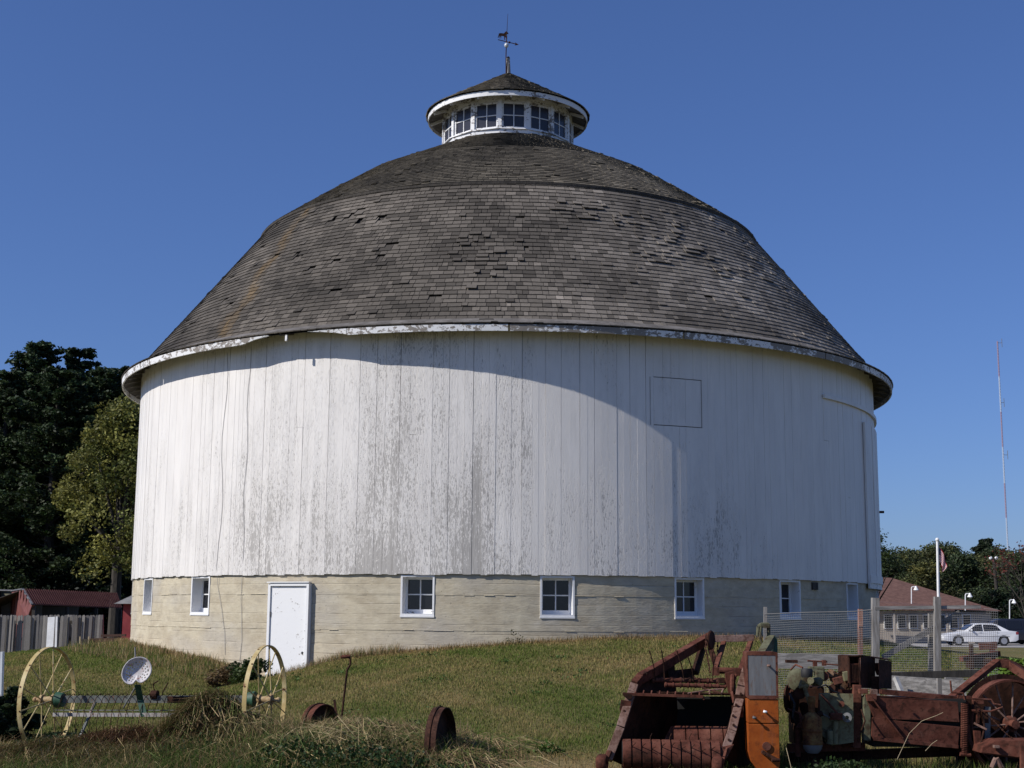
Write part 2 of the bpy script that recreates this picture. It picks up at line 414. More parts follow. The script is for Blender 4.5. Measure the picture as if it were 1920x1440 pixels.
# ------------------------------------------------------------------ round barn
BZ = 0.4
barn = empty('round_barn', (BX, BY, BZ), 'big round white wooden barn with domed shingle roof and concrete base', 'barn')
def zb(z): return z + EZ - BZ                    # eye-relative height -> barn-local height
def pol(r, deg, z): t = R_(deg); return Vector((r * math.sin(t), -r * math.cos(t), z))
def frame_at(deg):                               # local axes: x tangent (right), y inward, z up
    t = R_(deg); return Matrix(((math.cos(t), -math.sin(t), 0), (math.sin(t), math.cos(t), 0), (0, 0, 1)))
WIN = [-75.9, -59.4, -43.35, -10.36, 6.3, 23.1, 39.4, 55.4, 72]
DOOR = (-30.25, -24.15)
HW = 2.06
Z_W0, Z_W1 = -.055, .70
lifts = [-3.0, -1.32, -.95, -.62, -.33, -.10, .15, .33, .52, .715]
def build_foundation():
    mb = MB()
    th = set(np.round(np.arange(-180, 180, 2.0), 3))
    for w in WIN: th |= {w - HW, w + HW}
    th |= {DOOR[0], DOOR[1]}
    th = sorted(th); th = th + [th[0] + 360]
    zz = sorted(set(lifts + [Z_W0, .55, Z_W1]))
    def hole(t, z):
        if any(abs(t - w) < HW for w in WIN) and Z_W0 < z < Z_W1: return True
        return DOOR[0] < t < DOOR[1] and z < .55
    rr = {}
    def rad(z):
        k = sum(1 for l in lifts if l <= z)
        if k not in rr: rr[k] = 9.10 + rnd.uniform(-.006, .006)
        return rr[k]
    for a, b in zip(th[:-1], th[1:]):
        tm = (a + b) / 2
        for z0, z1 in zip(zz[:-1], zz[1:]):
            zm = (z0 + z1) / 2
            if hole(tm, zm): continue
            r = rad(zm)
            mb.add([pol(r, a, zb(z0)), pol(r, b, zb(z0)), pol(r, b, zb(z1)), pol(r, a, zb(z1))], [(0, 1, 2, 3)])
            r2 = rad(z1 + .001)
            if z1 < .7 and abs(r2 - r) > 1e-5 and not hole(tm, z1 + .02):
                mb.add([pol(r, a, zb(z1)), pol(r, b, zb(z1)), pol(r2, b, zb(z1)), pol(r2, a, zb(z1))], [(0, 1, 2, 3)])
    # a few ragged pour joints standing proud
    for z in (-.33, .33):
        for a in np.arange(-78, 80, 1.2):
            if rnd.random() < .55 or any(hole(a + q, z + e) for q in (0, 1.2) for e in (-.03, .03)): continue
            r = 9.104 + rnd.uniform(0, .008); dz = .008 * math.sin(a * .35); w = rnd.uniform(.006, .009)
            mb.add([pol(9.08, a, zb(z + dz)), pol(9.08, a + 1.2, zb(z + dz)), pol(r, a + 1.2, zb(z + dz)), pol(r, a, zb(z + dz)),
                    pol(9.08, a, zb(z + dz + w)), pol(9.08, a + 1.2, zb(z + dz + w)), pol(r - .004, a + 1.2, zb(z + dz + w)), pol(r - .004, a, zb(z + dz + w))],
                   [(0, 1, 2, 3), (7, 6, 5, 4), (3, 2, 6, 7), (0, 3, 7, 4), (1, 5, 6, 2)])
    # dark core behind the openings
    me = mb.build('foundation', M_['concrete'], barn)
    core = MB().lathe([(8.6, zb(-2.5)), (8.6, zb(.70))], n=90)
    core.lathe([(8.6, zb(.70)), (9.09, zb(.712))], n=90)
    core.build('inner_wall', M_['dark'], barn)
build_foundation()

def window(deg):
    Fm = frame_at(deg); o = pol(9.10 * math.cos(R_(HW)), deg, 0)
    hw = 9.10 * math.sin(R_(HW))
    z0, z1 = zb(Z_W0), zb(Z_W1); zc = (z0 + z1) / 2; h = z1 - z0
    P = lambda x, y, z: o + Fm @ Vector((x, y, 0)) + Vector((0, 0, z))
    m = MB()
    dp = .42
    t = .035
    for sx in (-1, 1): m.box(P(sx * (hw - t / 2), dp / 2 - .012, zc), (t, dp, h), Fm)          # jambs
    m.box(P(0, dp / 2 - .012, z0 + t / 2), (2 * hw - 2 * t, dp, t), Fm)
    m.box(P(0, dp / 2 - .01, z1 - t / 2), (2 * hw - 2 * t, dp, t), Fm)
    w = m.build('window', M_['trim_clean'], barn)
    MB().box(P(0, -.004, z0 - .017), (2 * hw + .01, .03, .034), Fm).build('sill', M_['trim_clean'], w)
    # sash
    yy = .24; sw = hw - t; s = MB(); q = .045
    for sx in (-1, 1): s.box(P(sx * (sw - q / 2), yy, zc), (q, .04, h - 2 * t), Fm)
    s.box(P(0, yy, z0 + t + .04), (2 * sw - 2 * q, .04, .08), Fm); s.box(P(0, yy, z1 - t - q / 2), (2 * sw - 2 * q, .04, q), Fm)
    s.build('sash', M_['trim_clean'], w)
    g0, g1 = z0 + t + .08, z1 - t - q; gc = (g0 + g1) / 2; pw = sw - q
    mu = MB(); mu.box(P(0, yy, gc), (.022, .035, g1 - g0), Fm); mu.box(P(-pw / 2 - .005, yy, gc), (pw - .012, .034, .022), Fm); mu.box(P(pw / 2 + .005, yy, gc), (pw - .012, .034, .022), Fm)
    mu.build('muntin', M_['trim_clean'], w)
    for sx in (-1, 1):
        for a, b in ((g0, gc - .011), (gc + .011, g1)):
            MB().box(P(sx * (pw / 2 + .005), yy + .004, (a + b) / 2), (pw - .012, .006, b - a - .001), Fm @ Matrix.Rotation(R_(rnd.uniform(-.8, .8)), 3, 'Z')).build('pane', M_['glass'], w)
for w in WIN: window(w)

# small vent high on the concrete, right
Fm = frame_at(44.6); o = pol(9.105, 44.6, zb(.60))
MB().box(o, (.2, .05, .15), Fm).build('vent', M_['dark_wood'], barn)

# door
def build_door():
    deg = -27.2; Fm = frame_at(deg); o = pol(9.115, deg, 0)
    P = lambda x, y, z: o + Fm @ Vector((x, y, 0)) + Vector((0, 0, z))
    z0, z1 = zb(-1.75), zb(.49)
    d = MB().box(P(-.005, -.012, (z0 + z1) / 2), (.86, .045, z1 - z0), Fm).build('door', M_['door'], barn, bev=.004)
    fr = MB(); t = .055
    fr.box(P(-.435 - t / 2, .0, (z0 + z1 + .05) / 2), (t, .13, z1 - z0 + .05), Fm)
    fr.box(P(.43 + t / 2, .0, (z0 + z1 + .05) / 2), (t, .15, z1 - z0 + .05), Fm)
    fr.box(P(0, -.005, z1 + .035), (.865, .14, .062), Fm)
    fr.box(P(0, -.05, z1 + .075), (1.0, .10, .018), Fm)
    fr.build('door_frame', M_['trim_clean'], d)
    MB().cyl(P(.35, -.036, zb(-.78)), P(.35, -.02, zb(-.78)), .026, n=14).build('lock_hole', M_['black'], d)
    h = MB()
    for z in (-.05, -1.0): h.box(P(-.43, -.042, zb(z)), (.03, .02, .1), Fm)
    h.build('hinge', M_['steel'], d)
    wood = MB().box(P(.30, -.037, zb(-1.0)), (.02, .004, .05), Fm)
build_door()

# siding: individual boards
Z_B0, Z_B1 = .712, 5.62
MB().lathe([(9.085, zb(.73)), (9.085, zb(5.7))], n=180).build('sheathing', M_['dark_wood'], barn)
board_meshes = []
for k in range(5):
    b = MB(); h = Z_B1 - Z_B0; n = 6
    # slightly cupped board with uneven bottom edge
    w = .5; pts = [(-w, 0), (0, -.004 if k % 2 else .004), (w, 0)]
    b.box((0, 0, h / 2), (1, .025, h))
    me = b.mesh('board', M_['siding'], bev=0)
    board_meshes.append(me)
a = -97.0; nb = 0
HAT = (18.4, 25.0)       # hay hatch, cut through the boards
while a < 97:
    w = rnd.choice([.12, .135, .15, .165, .18, .20]); da = math.degrees(w / BR); c = a + da / 2
    gap = rnd.choice([.0010, .0015, .002, .002, .004])
    segs = [(Z_B0 + rnd.uniform(-.012, .012), Z_B1)]
    if HAT[0] < c < HAT[1]: segs = [(segs[0][0], 3.63), (3.645, 4.575), (4.59, Z_B1)]
    elif rnd.random() < .05:
        j = rnd.uniform(2.2, 4.4); segs = [(segs[0][0], j), (j + .006, Z_B1)]
    for (z0, z1) in segs:
        o = link('board', rnd.choice(board_meshes), barn)
        o.location = pol(9.128 + rnd.uniform(-.003, .003), c, zb(z0))
        o.rotation_euler = (0, R_(rnd.uniform(-.07, .07)), R_(c + rnd.uniform(-.5, .5)))
        o.scale = (w - gap, 1, (z1 - z0) / (Z_B1 - Z_B0)); nb += 1
    a += da
# battens of the hatch outline, cover strip at bottom edge
m = MB()
for d_ in (HAT[0] - .5, HAT[1] + .0):
    m.box(pol(9.146, d_, zb(4.11)), (.006, .008, .95), frame_at(d_))
m.build('hatch_edge', M_['plank'], barn)
# sliding door hung on the far right side with its curved track
m = MB(); t0, t1 = 61.5, 84
def arc_panel(m, r0, r1, a0, a1, z0, z1, n):
    for i in range(n):
        p, q = a0 + (a1 - a0) * i / n, a0 + (a1 - a0) * (i + 1) / n
        vs = [pol(r, t, z) for r in (r0, r1) for t in (p, q) for z in (z0, z1)]
        m.add(vs, [(0, 1, 3, 2), (4, 6, 7, 5), (0, 4, 5, 1), (2, 3, 7, 6), (0, 2, 6, 4), (1, 5, 7, 3)])
sd = MB(); arc_panel(sd, 9.15, 9.19, t0, t1, zb(.60), zb(4.32), 1)
sdo = None
a = t0
first = True
for k in range(14):
    q = a + 1.6; b = MB(); arc_panel(b, 9.152 + rnd.uniform(0, .004), 9.192 + rnd.uniform(-.004, .006), a, q - .05, zb(.60), zb(4.32), 1)
    if first: sdo = b.build('sliding_door', M_['siding'], barn); first = False
    else: b.build('board', M_['siding'], sdo)
    a = q
b = MB(); arc_panel(b, 9.192, 9.215, t0 + .2, a - .2, zb(.72), zb(.90), 8); b.build('rail', M_['siding'], sdo)
b = MB(); arc_panel(b, 9.15, 9.20, 47.5, 88, zb(4.58), zb(4.66), 22); b.build('door_track', M_['siding'], barn)
b = MB(); b.box(pol(9.24, 76, zb(2.45)), (.12, .12, .05), frame_at(76)); b.build('handle', M_['rust_dark'], sdo)

# lightning conductor cables down the wall
def cable(degs):
    m = MB(); m.tube([pol(9.150 if z > .7 else 9.112, d, zb(z)) for d, z in degs], .0045, 5); m.build('ground_cable', NT('pale_cable').done((.40, .39, .38), .8), barn)
cable([(-39.4 + .35 * math.sin(i * 1.1) + (0 if i < 11 else -(i - 11) * -.55), 5.3 - i * .44) for i in range(15)])
cable([(-35.0 + .22 * math.sin(i * 1.4 + 1), 5.3 - i * .42) for i in range(16)])

# eaves: rafter tails, soffit, fascia
Re = 9.58
ZE0, ZE1 = 5.294, 5.42
m = MB(); m.lathe([(9.14, zb(5.66)), (9.60, zb(5.46))], n=160); m.build('soffit', M_['soffit'], barn)
rt = MB().box((0, 0, 0), (.05, .44, .09)); rtm = rt.mesh('rafter_tail', M_['soffit'])
for a in np.arange(-120, 121, 4.0):
    o = link('rafter_tail', rtm, barn); p = pol(9.335, a, zb(5.485)); o.location = p
    o.rotation_euler = (R_(13), 0, R_(a))
fas = []
def fascia(a0, a1, z0=ZE0, z1=ZE1, taper=None):
    m = MB(); n = max(2, int((a1 - a0) / 1.5)); prev = None
    for i in range(n + 1):
        t = a0 + (a1 - a0) * i / n
        zl, zh = z0, z1
        if taper: zl, zh = taper(i / n, z0, z1)
        ring = [pol(r, t, zb(z)) for r, z in ((9.555, zl), (9.585, zl), (9.595, zh), (9.565, zh))]
        k = len(m.v); m.v += [tuple(v) for v in ring]
        if prev is not None:
            for j in range(4): m.f.append((prev + j, prev + (j + 1) % 4, k + (j + 1) % 4, k + j))
        else: m.f.append((k, k + 1, k + 2, k + 3))
        prev = k
    m.f.append((prev + 3, prev + 2, prev + 1, prev))
    return m.build('fascia_board', M_['fascia_bare' if a0 > 0 else 'fascia'], barn)
# boards along the rim; one is broken away near -26 deg
for a0, a1 in [(-150, -118), (-117.8, -86), (-85.8, -57), (-56.8, -34.0)]: fascia(a0, a1)
def ragged(seed, flip):
    q = random.Random(seed)
    def f(u, z0, z1):
        u_ = 1 - u if flip else u
        return (z0 + (z1 - z0) * min(.95, max(0, u_ ** .7 * .92 + q.uniform(-.14, .14))), z1)
    return f
fascia(-33.9, -29.6, taper=ragged(3, False))
fascia(-24.0, -18.9, taper=ragged(5, True))
MB().box(pol(9.57, -27.0, zb(5.33)), (.045, .03, .12), frame_at(-27)).build('fascia_scrap', M_['trim'], barn)
for a0, a1 in [(-18.8, .2), (.4, 21), (21.2, 44.0), (44.2, 70), (70.2, 98), (98.2, 128), (128.2, 150)]: fascia(a0, a1)

# roof deck and shingles
low = [(9.605, ZE1 + .008), (9.27, 5.56), (6.34, 9.26)]
upp = [(6.42, 9.235), (5.25, 10.06), (4.05, 10.86), (3.0, 11.38), (1.74, 12.01)]
m = MB(); m.lathe([(r - .03, zb(z - .02)) for r, z in low + upp], n=140); m.build('roof', M_['dark_wood'], barn, smooth=True)
m = MB(); m.lathe([(6.36, zb(9.20)), (6.45, zb(9.19)), (6.455, zb(9.235)), (6.36, zb(9.28))], n=160); m.build('roof_lip', M_['dark_wood'], barn)

shV = []; shC = []; shInfo = []
def smooth1(t, z, s): return math.sin(t * .11 + s) * math.sin(z * 1.9 + t * .05 + s * 2) + .6 * math.sin(t * .31 + z * .9 + s * 3) * math.sin(z * 3.1 - t * .17)
HOLES = [(-30.2, 8.55), (-30.8, 8.45), (-27.8, 8.35), (-27.5, 8.28), (-35, 8.45), (-22.5, 8.3), (-48, 6.7), (-45, 6.5), (-31, 7.1), (-19, 7.2), (-33.5, 8.55), (-29, 8.62), (-37, 7.6), (-43, 7.7), (-24, 6.4)]
LIFT = [(-3, 7.3, 5, .6), (16, 8.4, 7, .5), (25, 8.2, 8, .5), (12, 8.7, 5, .25), (-4, 6.6, 4, .4), (30, 7.5, 8, .6)]
def shingle(r0, z0, r1, z1, deg, w, L, lift, tint, jit):
    """butt at (r0,z0), slope direction towards (r1,z1)"""
    n = math.hypot(r1 - r0, z1 - z0); sx, sz = (r1 - r0) / n, (z1 - z0) / n     # up-slope
    nx_, nz_ = sz, -sx                                                            # outward normal in (r,z)
    th = R_(deg); tang = np.array([math.cos(th), math.sin(th), 0]); rad = np.array([math.sin(th), -math.cos(th), 0]); Z = np.array([0, 0, 1.])
    U = rad * sx + Z * sz; N = rad * nx_ + Z * nz_
    o = rad * r0 + Z * zb(z0) + U * jit
    tk = .021 + .002 * rnd.random()
    vs = []
    sk = rnd.uniform(-.004, .004); twist = rnd.uniform(-.0025, .0025)
    for (u, base) in ((0, .012 + lift), (L, -.004)):
        for sgn in (-1, 1):
            for top in (0, 1):
                tt = tk if u == 0 else .008
                vs.append(o + tang * (sgn * w / 2) + U * (u + (sk * sgn if u == 0 else 0)) + N * (base + top * tt + (sgn * twist if u == 0 else 0)))
    shV.append(np.array(vs)); shC.append(tint)
SHF = [(1, 3, 7, 5), (0, 1, 5, 4), (2, 6, 7, 3), (0, 2, 3, 1)]
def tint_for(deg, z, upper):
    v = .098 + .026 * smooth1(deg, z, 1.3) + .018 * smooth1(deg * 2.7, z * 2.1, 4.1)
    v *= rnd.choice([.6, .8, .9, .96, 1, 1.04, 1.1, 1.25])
    v *= 1 + (.85 * min(1, deg / 40) if deg > 0 else .2 * max(-1, deg / 60))                                  # tone scaled up towards the right, slightly down towards the left
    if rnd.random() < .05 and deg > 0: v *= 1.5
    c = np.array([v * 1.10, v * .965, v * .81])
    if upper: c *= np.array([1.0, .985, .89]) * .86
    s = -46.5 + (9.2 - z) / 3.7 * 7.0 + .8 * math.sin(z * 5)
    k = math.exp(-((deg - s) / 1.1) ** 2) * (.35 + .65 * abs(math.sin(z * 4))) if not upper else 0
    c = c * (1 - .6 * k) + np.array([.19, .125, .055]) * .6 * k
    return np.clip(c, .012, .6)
def course_rows(prof, expo, r_over):
    pts = []; 
    acc = 0.0
    for (a, b) in zip(prof[:-1], prof[1:]):
        L = math.hypot(b[0] - a[0], b[1] - a[1]); n = max(1, round(L / expo))
        for i in range(n):
            f = i / n; pts.append((a[0] + (b[0] - a[0]) * f, a[1] + (b[1] - a[1]) * f, b[0], b[1]))
    return pts
AMAX = 112
for upper, prof, expo in ((False, low, .131), (True, upp, .12)):
    for k, (r0_, z0_, r1_, z1_) in enumerate(course_rows(prof, expo, 0)):
        a = -AMAX + rnd.uniform(0, 2)
        wav = rnd.uniform(0, 6)
        while a < AMAX:
            w = rnd.choice((.10, .13, .16, .18, .20, .23, .27)) * rnd.uniform(.92, 1.08) * (1 if not upper else .85)
            da = math.degrees(w / r0_); c = a + da / 2
            a += da
            if not upper and any(abs(c - h[0]) < .75 and abs(z0_ - h[1]) < .075 for h in HOLES): continue
            if rnd.random() < .004: continue
            lift = 0
            for (lc, lz, lw, amt) in LIFT:
                if not upper and abs(c - lc) < lw and abs(z0_ - lz) < .35 and rnd.random() < amt * .55: lift = rnd.uniform(.008, .04)
            if rnd.random() < .05: lift = rnd.uniform(.004, .022)
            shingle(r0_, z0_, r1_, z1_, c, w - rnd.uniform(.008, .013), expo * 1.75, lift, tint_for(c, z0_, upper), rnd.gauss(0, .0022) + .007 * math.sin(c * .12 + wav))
            shInfo.append((c, z0_, w, upper))
shA = np.array(shV); shCc = np.array(shC)
# the 300 that show largest become parts of their own, the rest one mesh
camp = np.array([-BX, -BY, EZ - BZ])
cen = shA.mean(1); dist = np.linalg.norm(cen - camp, axis=1)
vis = np.array([i[2] * math.cos(R_(i[0])) * (0 if i[3] else 1) * (i[1] > 5.6) for i in shInfo]) / dist ** 2
order = np.argsort(-vis); top = set(order[:300].tolist())
rest = [i for i in range(len(shA)) if i not in top]
Vr = shA[rest].reshape(-1, 3); Fr = (np.arange(len(rest))[:, None, None] * 8 + np.array(SHF)[None]).reshape(-1, 4)
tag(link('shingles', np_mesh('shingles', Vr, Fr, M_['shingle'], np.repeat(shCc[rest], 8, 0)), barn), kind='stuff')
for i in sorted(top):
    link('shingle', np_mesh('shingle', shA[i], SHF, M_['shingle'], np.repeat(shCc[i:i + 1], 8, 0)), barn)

# cupola
CX = -.05; NS = 15; POFF = -6.4; CRr = 1.72
def cpol(r, deg, z): v = pol(r, deg, zb(z)); v.x += CX; return v
m = MB()
for z0, z1, r in ((11.85, 12.145, CRr + .03),):
    for i in range(NS):
        a0, a1 = POFF + i * 24, POFF + (i + 1) * 24
        vs = [cpol(r, a0, z0), cpol(r, a1, z0), cpol(r, a1, z1), cpol(r, a0, z1)]
        m.add(vs, [(0, 1, 2, 3)])
m.lathe([(CRr + .03, zb(12.145)), (1.0, zb(12.15))], o=(CX, 0, 0), n=30)
m.build('cupola_base', M_['trim_old'], barn)
m = MB(); m.lathe([(CRr + .045, zb(12.125)), (CRr + .07, zb(12.135)), (CRr + .06, zb(12.165)), (CRr - .05, zb(12.18))], o=(CX, 0, 0), n=15, t0=0)
m.build('cupola_sill', M_['trim_old'], barn)
m = MB(); m.lathe([(1.35, zb(12.1)), (1.35, zb(12.98))], o=(CX, 0, 0), n=30); m.build('cupola_core', M_['dark'], barn)
m = MB(); m.lathe([(CRr, zb(12.875)), (CRr, zb(13.05))], o=(CX, 0, 0), n=15); m.build('cupola_head', M_['trim_old'], barn)
for i in range(NS):
    a0 = POFF + i * 24; 
    if -120 < ((a0 + 180) % 360) - 180 < 120:
        p = cpol(CRr + .0, a0, 12.53); MB().box(p, (.10, .07, .76), frame_at(a0)).build('cupola_post', M_['trim_old'], barn)
    ac = a0 + 12; acn = ((ac + 180) % 360) - 180
    if not -125 < acn < 125: continue
    Fm = frame_at(ac); half = CRr * math.sin(R_(12)); ap = CRr * math.cos(R_(12))
    P = lambda x, y, z: cpol(ap - y, ac, z) + Fm @ Vector((x, 0, 0))
    w = MB(); hw = half - .045; z0, z1 = 12.17, 12.87
    for sx in (-1, 1): w.box(P(sx * (hw - .025), .02, (z0 + z1) / 2), (.05, .05, z1 - z0), Fm)
    w.box(P(0, .02, z0 + .02), (2 * hw - .1, .05, .04), Fm); w.box(P(0, .02, z1 - .025), (2 * hw - .1, .05, .05), Fm)
    wo_ = w.build('cupola_window', M_['trim_old'], barn)
    g0, g1 = z0 + .04, z1 - .05; gc = (g0 + g1) / 2; pw = hw - .05
    mu = MB().box(P(0, .02, gc), (.022, .03, g1 - g0), Fm)
    for sx in (-1, 1): mu.box(P(sx * (pw / 2 + .006), .02, gc), (pw - .013, .03, .022), Fm)
    mu.build('muntin', M_['trim_clean'], wo_)
    for sx in (-1, 1):
        for a_, b_ in ((g0, gc - .011), (gc + .011, g1)):
            MB().box(P(sx * (pw / 2 + .006), .026, (a_ + b_) / 2), (pw - .013, .005, b_ - a_ - .001), Fm).build('pane', M_['glass_grey'], wo_)
# cupola roof
CE0, CE1, CRe, CAP = 12.88, 13.01, 2.10, 14.27
m = MB(); m.lathe([(CRr - .3, zb(13.12)), (CRe - .02, zb(12.95))], o=(CX, 0, 0), n=60); m.build('cupola_soffit', M_['soffit'], barn)
for i in range(NS):
    a0 = POFF + 9 + i * 24; an = ((a0 + 180) % 360) - 180
    if not -125 < an < 125: continue
    p = cpol(1.89, a0, 12.955); MB().box(p, (.045, .38, .07), frame_at(a0) @ Matrix.Rotation(R_(22), 3, 'X')).build('cupola_rafter', M_['trim_clean'], barn)
m = MB(); m.lathe([(CRe, zb(CE0)), (CRe + .025, zb(CE0)), (CRe + .025, zb(CE1)), (CRe, zb(CE1)), (CRe, zb(CE0))], o=(CX, 0, 0), n=70); m.build('cupola_fascia', m_trim('cupola_fascia_paint', .60), barn)
m = MB(); m.lathe([(CRe + .03, zb(CE1)), (.05, zb(CAP - .03))], o=(CX, 0, 0), n=60); m.build('cupola_roof', M_['dark_wood'], barn)
cV = len(shV); i0 = len(shV)
for (r0_, z0_, r1_, z1_) in course_rows([(CRe + .07, CE1 + .005), (.07, CAP)], .12, 0):
    a = -180 + rnd.uniform(0, 8)
    while a < 180:
        w = min(rnd.uniform(.09, .17), max(.05, r0_ * .5)); da = math.degrees(w / max(.05, r0_)); c = a + da / 2; a += da
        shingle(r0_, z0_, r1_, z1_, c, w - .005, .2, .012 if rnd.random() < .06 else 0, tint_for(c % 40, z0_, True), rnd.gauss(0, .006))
A = np.array(shV[i0:]); A[..., 0] += CX; Cc = np.array(shC[i0:])
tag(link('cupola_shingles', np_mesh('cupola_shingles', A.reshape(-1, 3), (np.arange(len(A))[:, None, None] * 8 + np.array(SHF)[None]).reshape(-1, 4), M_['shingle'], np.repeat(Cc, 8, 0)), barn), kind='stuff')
m = MB(); pz = lambda z: Vector((CX, 0, zb(z)))
m.cyl(pz(14.2), pz(14.74), .075, .045, 8); m.build('finial_post', m_trim('finial_flaking_paint', .47), barn)
m = MB(); m.cyl(pz(14.74), pz(14.78), .05, .03, 8); m.build('finial_cap', M_['rust_dark'], barn)

# weathervane with a horse
wv = empty('weathervane', (BX + CX, BY, zb(14.3) + BZ), 'dark iron weathervane with trotting horse, arrow and glass ball on the roof spike', 'weathervane')
w0 = Vector((BX + CX, BY, 0)); WZ = lambda z: z + EZ
L_ = lambda x, z: Vector((BX + CX + x, BY - .06, WZ(z)))
m = MB(); m.tube([L_(-.055, 14.25), L_(-.06, 14.8), L_(-.045, 15.35)], .014, 6); m.cyl(L_(-.045, 15.35), L_(-.02, 15.98), .009, .004, 6); m.build('rod', M_['rust_dark'], wv, wv.location)
MB().ball(L_(-.05, 15.08), .06, 14, 10, (1, 1, 1.15)).build('ball', NT('milk_glass').done((.55, .57, .58), .15), wv, wv.location, smooth=True)
m = MB(); m.cyl(L_(-.28, 15.24), L_(.2, 15.12), .011, n=6); m.prism([L_(.2, 15.12) + Vector(v) for v in ((.08, 0, -.02), (-.02, 0, .05), (0, 0, 0), (-.03, 0, -.035))], (0, .012, 0)); m.ball(L_(.03, 15.165), .03); m.build('arrow', M_['rust_dark'], wv, wv.location)
hp = [(-.24, 15.26), (-.225, 15.36), (-.20, 15.26), (-.19, 15.35), (-.12, 15.345), (-.11, 15.24), (-.085, 15.24), (-.09, 15.33), (-.045, 15.26), (-.03, 15.28), (-.065, 15.36), (-.045, 15.41), (0, 15.405), (0, 15.43), (-.05, 15.48), (-.075, 15.475), (-.12, 15.42), (-.21, 15.43), (-.255, 15.42), (-.285, 15.30), (-.27, 15.29), (-.25, 15.36)]
m = MB(); m.prism([L_(x - .0, z) for x, z in hp], (0, .015, 0)); m.build('horse', M_['rust_dark'], wv, wv.location)

# ------------------------------------------------------------------ dump rake with yellow wheels
WR = .655
hl, hr = at(89, 1312, 17.9), at(497, 1312, 17.3)
axd = (hr - hl).normalized(); axd.z = 0; axd.normalize()
udir = Vector((-axd.y, axd.x, 0))
rake = empty('dump_rake', Vector(((hl.x + hr.x) / 2, (hl.y + hr.y) / 2, gz((hl.x + hr.x) / 2, 17.6))), 'antique horse-drawn hay rake with two yellow spoked wheels and perforated seat', 'hay rake')
RO = rake.location
up3 = Vector((0, 0, 1))
def ring(m, c, r_out, r_in, w, ax, u, n=48, a0=0, a1=2 * math.pi):
    ax = ax.normalized(); v = ax.cross(u).normalized()
    k = len(m.v)
    full = abs(a1 - a0 - 2 * math.pi) < 1e-6; mm = n if full else n + 1
    for i in range(mm):
        t = a0 + (a1 - a0) * i / n; d = u * math.cos(t) + v * math.sin(t)
        for r, s in ((r_out, -1), (r_out, 1), (r_in, 1), (r_in, -1)): m.v.append(tuple(c + d * r + ax * (s * w / 2)))
    for i in range(n):
        a = k + 4 * i; b = k + 4 * ((i + 1) % mm)
        for j in range(4): m.f.append((a + j, a + (j + 1) % 4, b + (j + 1) % 4, b + j))
def spoked_wheel(c, side):
    m = MB(); ring(m, c, WR, WR - .012, .055, axd, udir, 56); w = m.build('wheel', M_['yellow'], rake, RO, smooth=True)
    v = axd.cross(udir).normalized(); n = 14
    for i in range(n):
        t = 2 * math.pi * (i + .35) / n; d = udir * math.cos(t) + v * math.sin(t)
        off = .075 * (1 if i % 2 else -1)
        MB().cyl(c + d * .05 + axd * off, c + d * (WR - .01) + axd * (.012 if i % 2 else -.012), .0085, .0075, 7).build('spoke', M_['yellow'], w, RO, smooth=True)
    h = MB(); h.cyl(c - axd * .10, c + axd * .10, .042, .042, 14)
    for o_ in (-.075, .075): h.cyl(c + axd * (o_ - .015), c + axd * (o_ + .015), .065, .065, 16)
    h.cyl(c - axd * .17 * side, c, .024, .024, 10); h.ball(c - axd * .17 * side, .034)
    h.build('hub', m_speckle('rusty_yellow_hub', (.30, .19, .08), (.42, .32, .17), 12, .7, (.2, .07, .03), coord='world'), w, RO, smooth=True)
    b = MB()
    for i in range(n):
        t = 2 * math.pi * (i + .35) / n; d = udir * math.cos(t) + v * math.sin(t); b.cyl(c + d * (WR - .002) + axd * (.012 if i % 2 else -.012), c + d * (WR + .004) + axd * (.012 if i % 2 else -.012), .011, n=8)
    b.build('rivet', M_['rust'], w, RO)
    # dark collar on the axle
    MB().cyl(c + axd * .13 * side, c + axd * .22 * side, .10, .085, 16).build('axle_collar', M_['dark_green'], rake, RO, smooth=True)
spoked_wheel(hl, 1); spoked_wheel(hr, -1)
Lr = (hr - hl).length
on = lambda s, z=0, y=0: hl + (hr - hl) * s + up3 * z + udir * y      # point along the axle
m = MB(); m.bar(on(.06, .0), on(.94, .0), .03, .075); m.bar(on(.06, .042, .02), on(.94, .042, .02), .07, .012); m.build('axle_beam', M_['grey_green'], rake, RO)
m = MB(); m.bar(on(.08, -.165, -.25), on(.90, -.165, -.25), .02, .045); m.build('tooth_rail', m_speckle('bleached_iron', (.28, .26, .24), (.42, .39, .36), 9, .8, (.2, .11, .08), coord='world'), rake, RO)
m = MB(); m.bar(on(.08, -.115, -.2), on(.90, -.115, -.2), .012, .012); m.build('clearing_rod', M_['grey_green'], rake, RO)
m = MB(); m.bar(on(.245, -.02, -.1), on(.215, -.46, -.3), .035, .02); m.bar(on(.215, -.46, -.3), on(.225, -.46, -.42), .05, .03); m.build('prop_leg', M_['grey_green'], rake, RO)
for i in range(26):
    s = .10 + .8 * i / 25
    m = MB(); pp = [on(s, .055, 0), on(s, .075, -.06), on(s, .03, -.17), on(s, -.10, -.26), on(s, -.28, -.31), on(s, -.48, -.25), on(s, -.58, -.12)]
    m.tube(pp, .0045, 5); m.build('tooth', M_['rust_dark'], rake, RO)
m = MB()
for i in range(40):
    s = .1 + .8 * i / 39; m.tube([on(s, .045, .03), on(s + .004, .075, .02), on(s + .007, .06, -.01)], .004, 4)
m.build('tooth_clip', M_['rust_dark'], rake, RO)
m = MB(); m.box(on(.66, .0, -.012), (.55, .06, .075), Matrix.Rotation(math.atan2(axd.y, axd.x), 3, 'Z')); m.build('slotted_plate', M_['rust_dark'], rake, RO)
